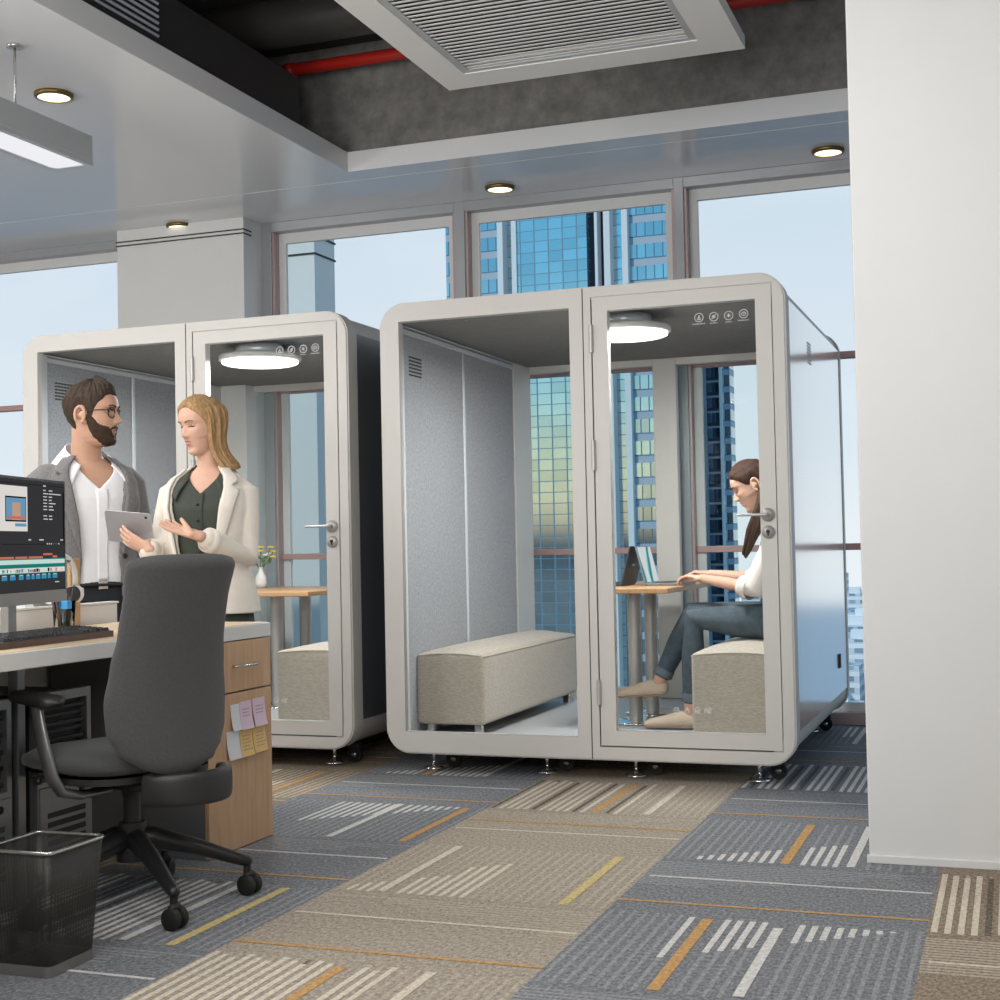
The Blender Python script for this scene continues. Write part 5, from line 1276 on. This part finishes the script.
# ---------------------------------------------------------------- the seated woman
def seated():
    t = thing('person', (-1.15, 7.05, .61), 'seated woman with long brown hair, white blouse and blue jeans, typing on a laptop', 'person')
    sk, lips = skin('brown haired woman skin', '#d0a690', '#ad6e66')
    hd = Head((-1.222, 7.02, 1.375), (-1, -.13), 28, 1.03, False)
    Y = 7.03
    hipz = .70
    m = MB()
    spine = [Vector((-1.09, Y, .70)), Vector((-1.07, Y, .84)), Vector((-1.068, Y, .98)), Vector((-1.085, Y, 1.10)), Vector((-1.11, Y, 1.17))]
    m.limb(spine, [.125, .105, .105, .10, .06], 22, side=(1, 0, 0), rb=[.16, .13, .145, .165, .10])
    n1 = hd.W((-.02, 0, -.05)); m.limb([spine[3] + Vector((0, 0, .02)), Vector((-1.135, Y, 1.22)), n1], [.055, .046, .048], 18); hd.mesh(m)
    near = (Vector((-1.075, Y - .150, 1.11)), Vector((-1.20, Y - .18, .865)), Vector((-1.49, Y - .02, .912)))
    far = (Vector((-1.085, Y + .150, 1.11)), Vector((-1.23, Y + .19, .90)), Vector((-1.49, Y + .17, .93)))
    for a in (near, far): m.limb([a[0], a[0].lerp(a[1], .5), a[1], a[1].lerp(a[2], .5), a[2]], [.044, .039, .035, .031, .023], 16)
    hand(m, near[2], Vector((-1, .12, .16)), Vector((-.15, 0, -1)), 1, .92, (22, 32, 26), thumbdir=Vector((-.85, .35, -.15)))
    hand(m, far[2], Vector((-1, -.08, .12)), Vector((-.15, 0, -1)), -1, .92, (22, 32, 26), thumbdir=Vector((-.85, -.35, -.2)))
    L1 = (Vector((-1.12, Y - .085, .70)), Vector((-1.515, Y - .10, .705)), Vector((-1.545, Y - .10, .262)))
    L2 = (Vector((-1.12, Y + .085, .70)), Vector((-1.555, Y + .03, .725)), Vector((-1.725, Y + .0, .39)))
    for a in (L1, L2): m.limb([a[0], a[0].lerp(a[1], .5), a[1], a[1].lerp(a[2], .45), a[2]], [.078, .066, .052, .048, .034], 18)
    m.limb([L1[2], L1[2] + Vector((-.02, 0, -.05)), L1[2] + Vector((-.10, 0, -.075))], [.034, .032, .026], 14)
    m.limb([L2[2], L2[2] + Vector((-.02, 0, -.04)), L2[2] + Vector((-.11, 0, -.055))], [.034, .032, .026], 14)
    solidmesh(m, .004, 2, .4).build('body', [sk], t)
    jean = mat('washed blue grey jeans', '#4d5a63', .85, col2='#3c474f', nscale=24, bump=.4, bscale=18)
    m = MB(); m.limb([spine[0], Vector((-1.08, Y, .80))], [.135, .118], 22, side=(1, 0, 0), rb=[.172, .15])
    for a in (L1, L2): m.limb([a[0], a[0].lerp(a[1], .5), a[1] + Vector((0, 0, .004)), a[1].lerp(a[2], .4), a[1].lerp(a[2], .88)], [.092, .080, .064, .058, .044], 20)
    for k in range(7): 
        a = L1[0].lerp(L1[1], .55 + .06 * k); m.limb([a + Vector((0, -.05, .03)), a + Vector((.02, -.02, .07 - .002 * k))], .012, 8)
    jn = solidmesh(m, .0055, 3).build('jeans', jean, t)
    for a in (L1, L2): m = MB(); p = a[1].lerp(a[2], .82); q = a[1].lerp(a[2], .92); m.tube([p, q, q, p, p], [.050, .049, .043, .043, .050], 20, cap=False); m.build('turned_cuff', mat('jeans cuff', '#6b7880', .85), jn)
    sm = mat('beige canvas shoe', '#cdb9a4', .75, noise=.06, nscale=40)
    for heel, toe in ((Vector((-1.50, L1[2].y, .167)), Vector((-1.785, L1[2].y - .02, .167))), (Vector((-1.69, L2[2].y, .315)), Vector((-1.965, L2[2].y - .01, .30)))):
        m = MB(); shoe(m, heel, toe, 1.0); s_ = solidmesh(m, .005, 2).build('shoe', sm, t)
        d = (toe - heel).normalized(); m = MB(); m.limb([heel + d * .02 + Vector((0, 0, .006)), heel.lerp(toe, .5) + Vector((0, 0, .006)), heel + (toe - heel) * .95 + Vector((0, 0, .006))], [.034, .038, .034], 14, side=(0, 1, 0), rb=.0065); m.build('sole', mat('tan sole', '#a38c76', .7), s_)
    bl = mat('white blouse', '#ded5cf', .8, noise=.06, nscale=20, bump=.35, bscale=13)
    m = MB(); m.limb([Vector((-1.08, Y, .80)), spine[1], spine[2], spine[3], spine[4] + Vector((0, 0, -.005))], [.118, .122, .123, .115, .07], 24, side=(1, 0, 0), rb=[.15, .15, .162, .178, .10])
    for a in (near, far): m.limb([a[0], a[0].lerp(a[1], .5), a[1], a[1].lerp(a[2], .16)], [.066, .064, .060, .050], 18)
    b1 = solidmesh(m, .0055, 3).build('blouse', bl, t)
    for a in (near, far): m = MB(); p = a[1].lerp(a[2], .05); q = a[1].lerp(a[2], .22); m.tube([p, p.lerp(q, .5), q, q, p, p], [.060, .060, .054, .040, .042, .060], 22, cap=False); m.build('rolled_sleeve', bl, b1)
    m = MB(); m.tube([(spine[4].x + .058 * math.cos(2 * PI * i / 30) - .005, Y + .066 * math.sin(2 * PI * i / 30), 1.185 - .012 * math.cos(2 * PI * i / 30)) for i in range(31)], .010, 8, rb=.016, side=(0, 0, 1), cap=False); m.build('collar', bl, b1)
    face_parts(hd, t, lips, 'closed', M['brow'])
    hm = hairmat('brown hair', '#4c3529', '#2e1f18')
    zh = [(0, .080), (25, .078), (45, .066), (62, .048), (76, .012), (88, .0), (100, .022), (116, -.03), (140, -.06), (180, -.078)]
    hair_shell(hd, zh, lambda th, z, v: .009 + .007 * max(0, z / .12), 'hair', hm, t, noise=.0012, seed=8)
    hr = [c for c in t.children if c.name.startswith('hair')][0]
    curtain(hd, 118, 242, .06, -.05, -.28, .015, 'hair_lock', hm, hr, end=(-.05, 0, 0), seed=9, gather=.5)
    for sg, (y0, z1) in ((1, (-.072, 0)), ):
        pass
    for k in range(9):
        q = (k - 4) / 4; a = hd.W((-.035 - .006 * k, .066 + .004 * (k % 3), -.03)); m = MB()
        e = Vector((-1.245 + .014 * q, Y - .135 + .01 * (k % 3), 1.015 + .02 * abs(q)))
        m.limb([a, a.lerp(e, .3) + Vector((.018, -.025, 0)), a.lerp(e, .65) + Vector((.010 + .006 * q, -.02, 0)), e], [.014, .019, .017, .004], 10); m.build('hair_lock', hm, hr)
    return t
seated()

# ---------------------------------------------------------------- things on the pod tables
TZ = .8735
def laptop(hx, y0, y1, sgn, length, lean, hgt, label, screenmat, lidmat):
    """sgn: direction in which the keyboard side extends from the hinge"""
    t = thing('laptop', (hx + sgn * length / 2, (y0 + y1) / 2, TZ), label, 'laptop', 'laptops on the table in the right-hand pod')
    xa, xb = sorted((hx, hx + sgn * length))
    m = MB(); m.box((xa, y0, TZ), (xb, y1, TZ + .014), .003); bs = m.build('keyboard_deck', M['desk_dark'] if lidmat is None else lidmat, t)
    m = MB()
    for r_ in range(5):
        for c_ in range(12):
            x = hx + sgn * (.03 + r_ * .021); y = y0 + .02 + c_ * (y1 - y0 - .04) / 12
            m.box((min(x, x + sgn * .017), y, TZ + .014), (max(x, x + sgn * .017), y + .017, TZ + .0155))
    m.build('keys', M['plastic_dark'], bs)
    d = Vector((-sgn * math.sin(math.radians(lean)), 0, math.cos(math.radians(lean)))); n = Vector((sgn * math.cos(math.radians(lean)), 0, math.sin(math.radians(lean))))
    o = Vector((hx, 0, TZ + .010))
    def Lp(y, z, q): p = o + d * z + n * q; return (p.x, y, p.z)
    m = MB(); m.prism([Lp(y0, 0, 0), Lp(y1, 0, 0), Lp(y1, hgt, 0), Lp(y0, hgt, 0)], tuple(n * -.006)); lid = m.build('lid', lidmat, t)
    m = MB(); m.prism([Lp(y0 + .006, .008, .0), Lp(y1 - .006, .008, .0), Lp(y1 - .006, hgt - .006, .0), Lp(y0 + .006, hgt - .006, .0)], tuple(n * .0008)); m.build('screen', screenmat, lid)
    m = MB(); yc = (y0 + y1) / 2; m.prism([Lp(yc - .022, hgt * .47, -.0062), Lp(yc + .022, hgt * .47, -.0062), Lp(yc + .022, hgt * .53, -.0062), Lp(yc - .022, hgt * .53, -.0062)], tuple(n * -.0006)); m.build('emblem', M['steel'], lid)
    return t
def swirl():
    m, nt, out = newmat('teal ribbon screen'); e = nt.nodes.new('ShaderNodeEmission'); tc = nt.nodes.new('ShaderNodeTexCoord')
    wv = nt.nodes.new('ShaderNodeTexWave'); wv.inputs['Scale'].default_value = 1.6; wv.inputs['Distortion'].default_value = 7.5; wv.inputs['Detail'].default_value = 1.5; wv.inputs['Detail Scale'].default_value = 1.2
    mp = nt.nodes.new('ShaderNodeMapping'); mp.inputs['Rotation'].default_value = (0, .5, .4); mp.inputs['Scale'].default_value = (2, 2.2, 1.2)
    r = nt.nodes.new('ShaderNodeValToRGB'); r.color_ramp.elements[0].color = lin('#2d9b9c'); r.color_ramp.elements[0].position = .12; r.color_ramp.elements[1].color = lin('#e9f1f1'); r.color_ramp.elements[1].position = .52
    nt.links.new(tc.outputs['Object'], mp.inputs[0]); nt.links.new(mp.outputs[0], wv.inputs[0]); nt.links.new(wv.outputs['Fac'], r.inputs[0]); nt.links.new(r.outputs[0], e.inputs[0]); nt.links.new(e.outputs[0], out.inputs[0]); e.inputs[1].default_value = .9; return m
laptop(-1.815, 7.14, 7.44, 1, .20, 14, .205, 'open laptop with bright teal and white screen facing the seated woman', swirl(), mat('dark silver laptop', '#77797d', .35, metal=.5))
laptop(-1.945, 7.12, 7.42, -1, .14, 14, .205, 'dark laptop seen from behind its lid, back to back with the bright one', M['plastic_dark'], mat('graphite laptop lid', '#3f434b', .4, metal=.3))
# vase of flowers on the table in the left pod
vx, vy, vz = -4.485, 7.80, .8605
t = thing('flower_vase', (vx, vy, vz), 'white vase with yellow and white flowers on the table in the left-hand pod', 'vase')
m = MB(); m.lathe([(0, 0), (.032, 0), (.038, .03), (.034, .07), (.016, .105), (.014, .125), (.02, .132), (.012, .128), (0, .10)], (vx, vy, vz), 28); m.build('vase', M['white_wall'], t)
rr = random.Random(3); gm = mat('stem green', '#5d7347', .7); ym = mat('yellow petals', '#e6c93f', .7); wm = mat('white petals', '#efeee6', .7)
for k in range(11):
    a = rr.uniform(0, 6.28); r_ = rr.uniform(.02, .10); tip = Vector((vx + r_ * math.cos(a), vy + r_ * math.sin(a), vz + rr.uniform(.17, .27)))
    m = MB(); m.tube([(vx, vy, vz + .10), ((vx + tip.x) / 2, (vy + tip.y) / 2, vz + .17), tuple(tip)], .0022, 6); st = m.build('stem', gm, t)
    m = MB()
    for q in range(6): an = q * PI / 3; m.ball((tip.x + .012 * math.cos(an), tip.y + .012 * math.sin(an), tip.z + .002), (.010, .010, .006), 8)
    m.ball(tuple(tip + Vector((0, 0, .004))), .006, 8); m.build('blossom', ym if k % 3 else wm, st)
    m = MB(); lf = Vector((vx, vy, vz + .11)).lerp(tip, .5); m.limb([lf, lf + Vector((.02 * math.cos(a + 1), .02 * math.sin(a + 1), .012)), lf + Vector((.035 * math.cos(a + 1), .035 * math.sin(a + 1), .03))], [.004, .009, .002], 8, rb=[.001, .0015, .001]); m.build('leaf', gm, st)
# ================================================================ city
def twr(name, lo, hi, m, label, cat='building', group=None, org=None):
    t = thing(name, ((lo[0] + hi[0]) / 2, (lo[1] + hi[1]) / 2, lo[2]), label, cat, group)
    return t
GZ = -70
t = twr('glass_tower', (-93.7, 228, GZ), (-50.8, 262, 120), None, 'blue glass office tower with white vertical fins behind the pods')
def part(nm, lo, hi, m): b = MB(); b.box(lo, hi); return b.build(nm, m, t)
part('banded_wing', (-93.7, 230, GZ), (-83.4, 260, 120), M['banded'])
part('glass_bay', (-82.4, 231, GZ), (-80.8, 262, 120), M['curtain'])
part('curtain_wall', (-79.9, 229, GZ), (-67.2, 262, 120), M['curtain'])
part('shaft', (-67.2, 231, GZ), (-64.1, 262, 120), M['dark_shaft'])
part('glass_bay', (-63.0, 231, GZ), (-60.9, 240, 120), M['curtain'])
part('banded_wing', (-59.9, 230, GZ), (-51.2, 236, 120), M['banded'])
for xa, xb in ((-83.4, -82.4), (-80.8, -79.9), (-65.7, -65.2), (-64.1, -63.0), (-60.9, -59.9)): part('fin', (xa, 228.6, GZ), (xb, 231, 121), M['fin'])
t = twr('residential_tower', (-65, 300, GZ), (-57, 316, 43), None, 'dark slender residential tower seen through the pod door above the seated woman')
part('balcony_stack', (-64.9, 300, GZ), (-62.0, 306, 42), M['dark_tower'])
part('balcony_stack', (-61.5, 299, GZ), (-58.6, 306, 44), M['dark_tower'])
part('pale_wing', (-58.3, 300, GZ), (-56.6, 305, 41), M['banded'])
part('pier', (-62.1, 298.6, GZ), (-61.5, 306, 43), M['tower_top'])
part('pier', (-58.7, 298.6, GZ), (-58.2, 306, 45), M['fin'])
part('crown', (-62, 301, 43), (-58.8, 306, 47), M['tower_top'])
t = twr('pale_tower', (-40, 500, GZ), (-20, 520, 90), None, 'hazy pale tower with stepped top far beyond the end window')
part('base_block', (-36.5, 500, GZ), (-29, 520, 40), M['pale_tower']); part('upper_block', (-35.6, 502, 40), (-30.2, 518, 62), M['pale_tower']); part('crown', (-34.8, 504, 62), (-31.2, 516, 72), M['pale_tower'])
t = twr('teal_block', (-25, 400, GZ), (-12, 420, 0), None, 'teal glass block below the hazy pale tower')
part('block', (-30, 400, GZ), (-21.2, 420, -2), M['teal_block']); part('plant_room', (-28, 403, -2), (-24, 415, 2), M['fin'])
rr = random.Random(11)
placed = [(-93.7, 224, -48, 264), (-68, 294, -54, 320), (-38, 494, -26, 524), (-33, 394, -18, 424)]
nb = 0
for k in range(2000):
    if nb >= 110: break
    if k % 3: y = rr.uniform(280, 760); x = y * rr.uniform(-.17, -.06)
    else: y = rr.uniform(270, 760); x = y * rr.uniform(-.72, .05)
    w, d = rr.uniform(9, 17), rr.uniform(9, 18); h = rr.uniform(14, 36) + max(0, (y - 380)) * .05
    bx = (x - w / 2 - 1, y - d / 2 - 1, x + w / 2 + 1, y + d / 2 + 1)
    if any(bx[0] < q[2] and bx[2] > q[0] and bx[1] < q[3] and bx[3] > q[1] for q in placed): continue
    placed.append(bx); nb += 1
    b = MB(); b.box((x - w / 2, y - d / 2, GZ), (x + w / 2, y + d / 2, GZ + h)); b.box((x - w / 4, y - d / 4, GZ + h), (x + w / 5, y + d / 5, GZ + h + 3), mi=1)
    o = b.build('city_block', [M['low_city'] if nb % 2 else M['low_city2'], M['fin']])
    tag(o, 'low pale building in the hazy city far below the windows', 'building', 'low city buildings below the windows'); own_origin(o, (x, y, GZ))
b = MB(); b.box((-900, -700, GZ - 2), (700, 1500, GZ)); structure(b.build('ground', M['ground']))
b = MB(); b.box((-1500, -3000, GZ + .1), (1500, 200, GZ + .5)); structure(b.build('ground_dark_unseen', mat('unseen dark ground', '#22364c', .9, noise=.5, nscale=.04)))  # unseen dark ground added so the tower glass reflects navy below the horizon

# ================================================================ light
W = bpy.data.worlds.new('sky'); S.world = W; W.use_nodes = True
nt = W.node_tree; nt.nodes.clear()
def nn(t): return nt.nodes.new(t)
out = nn('ShaderNodeOutputWorld'); bg = nn('ShaderNodeBackground'); nt.links.new(bg.outputs[0], out.inputs[0])
tc = nn('ShaderNodeTexCoord'); sp = nn('ShaderNodeSeparateXYZ'); nt.links.new(tc.outputs['Generated'], sp.inputs[0])
def ramp(src, pts):
    r = nn('ShaderNodeValToRGB'); e = r.color_ramp.elements
    e[0].position, e[0].color = pts[0][0], lin(pts[0][1]); e[1].position, e[1].color = pts[-1][0], lin(pts[-1][1])
    for p, c in pts[1:-1]: q = e.new(p); q.color = lin(c)
    nt.links.new(src, r.inputs[0]); return r.outputs[0]
front = ramp(sp.outputs[2], [(0, '#e4e9ee'), (.06, '#dae2ea'), (.22, '#cbd8e5'), (.5, '#b6cbdf'), (1, '#93b3d2')])
back = ramp(sp.outputs[2], [(0, '#22384f'), (.012, '#dcc0a0'), (.035, '#efdcb0'), (.065, '#e6e4c2'), (.10, '#c2e0de'), (.14, '#9ad4ea'), (.2, '#66b4dd'), (1, '#4f9fd0')])
ry = nn('ShaderNodeMapRange'); ry.inputs[1].default_value = -.15; ry.inputs[2].default_value = .15; nt.links.new(sp.outputs[1], ry.inputs[0])
mx = nn('ShaderNodeMix'); mx.data_type = 'RGBA'; nt.links.new(ry.outputs[0], mx.inputs['Factor']); nt.links.new(back, mx.inputs['A']); nt.links.new(front, mx.inputs['B'])
mp = nn('ShaderNodeMapping'); mp.inputs['Scale'].default_value = (1, 1, 2.6); nt.links.new(tc.outputs['Generated'], mp.inputs[0])
cl = nn('ShaderNodeTexNoise'); cl.inputs['Scale'].default_value = 4.2; cl.inputs['Detail'].default_value = 5; nt.links.new(mp.outputs[0], cl.inputs['Vector'])
cr = ramp(cl.outputs['Fac'], [(.48, '#000000'), (.68, '#808080')])
m2 = nn('ShaderNodeMix'); m2.data_type = 'RGBA'; nt.links.new(cr, m2.inputs['Factor']); nt.links.new(mx.outputs['Result'], m2.inputs['A']); m2.inputs['B'].default_value = lin('#e9eff5')
nt.links.new(m2.outputs['Result'], bg.inputs[0]); bg.inputs[1].default_value = 1.32

def area(name, loc, size, power, rot=(0, 0, 0), col=(1, 1, 1)):
    l = bpy.data.lights.new(name, 'AREA'); l.shape = 'RECTANGLE'; l.size, l.size_y = size; l.energy = power; l.color = col
    o = bpy.data.objects.new(name, l); COL.objects.link(o); o.location = loc; o.rotation_euler = rot; return o
# office lamps: rows of ceiling panels over the open floor
for x, y, z, p, sz in ((-1.4, 3.2, 3.5, 26, 1.3), (-2.2, 1.0, 3.5, 52, 1.3), (.9, 1.8, 3.5, 44, 1.3), (-.6, -.8, 3.5, 66, 1.3), (-4.95, 2.9, 3.3, 62, .8), (-6.8, 4.0, 3.3, 32, 1.3)):
    area('ceiling_panel_light', (x, y, z), (sz, sz), p, col=(1, .985, .965))
area('pendant_lamp', (-4.07, 3.8, 2.88), (.2, 3.0), 26, col=(1, .985, .965))
# unseen uplights added to brighten the ceiling; no such fixtures stand here
for x, y, p in ((-3.4, .6, 150), (-.9, .3, 120), (-7.4, 2.0, 110)):
    l = area('added_uplight', (x, y, 1.9), (1.6, 1.6), p, col=(1, .99, .975)); l.rotation_euler = Vector((-.05, .75, 1)).to_track_quat('-Z', 'Y').to_euler()
for p in (DXY, (0, 0, 0)): area('pod_lamp_light', (-1.755 + p[0] + (.12 if p[0] else 0), 6.62 + p[1], 2.1), (.36, .36), 38, col=(1, .98, .95))
sun = bpy.data.lights.new('sun', 'SUN'); sun.energy = 2.2; sun.angle = math.radians(2); sun.color = (1, .95, .87)
so = bpy.data.objects.new('sun', sun); COL.objects.link(so)
so.rotation_euler = Vector((.45, 1, -.72)).to_track_quat('-Z', 'Y').to_euler()

# ================================================================ camera
cam = bpy.data.cameras.new('camera'); co = bpy.data.objects.new('camera', cam); COL.objects.link(co)
fpx, yaw, pitch, roll, h = 1397.439, .3515175, .0316491, -.0204643, 1.106797
f = Vector((-math.sin(yaw) * math.cos(pitch), math.cos(yaw) * math.cos(pitch), math.sin(pitch))); r = Vector((math.cos(yaw), math.sin(yaw), 0)); u = r.cross(f)
r2 = r * math.cos(roll) + u * math.sin(roll); u2 = u * math.cos(roll) - r * math.sin(roll)
co.matrix_world = Matrix(((r2.x, u2.x, -f.x, 0), (r2.y, u2.y, -f.y, 0), (r2.z, u2.z, -f.z, h), (0, 0, 0, 1)))
cam.sensor_width = 36; cam.lens = fpx / 1000 * 36; cam.clip_end = 3000
S.camera = co
S.view_settings.view_transform = 'Standard'; S.view_settings.look = 'None'; S.view_settings.gamma = 1; S.view_settings.exposure = -0.22
S.cycles.transparent_max_bounces = 24; S.cycles.max_bounces = 8
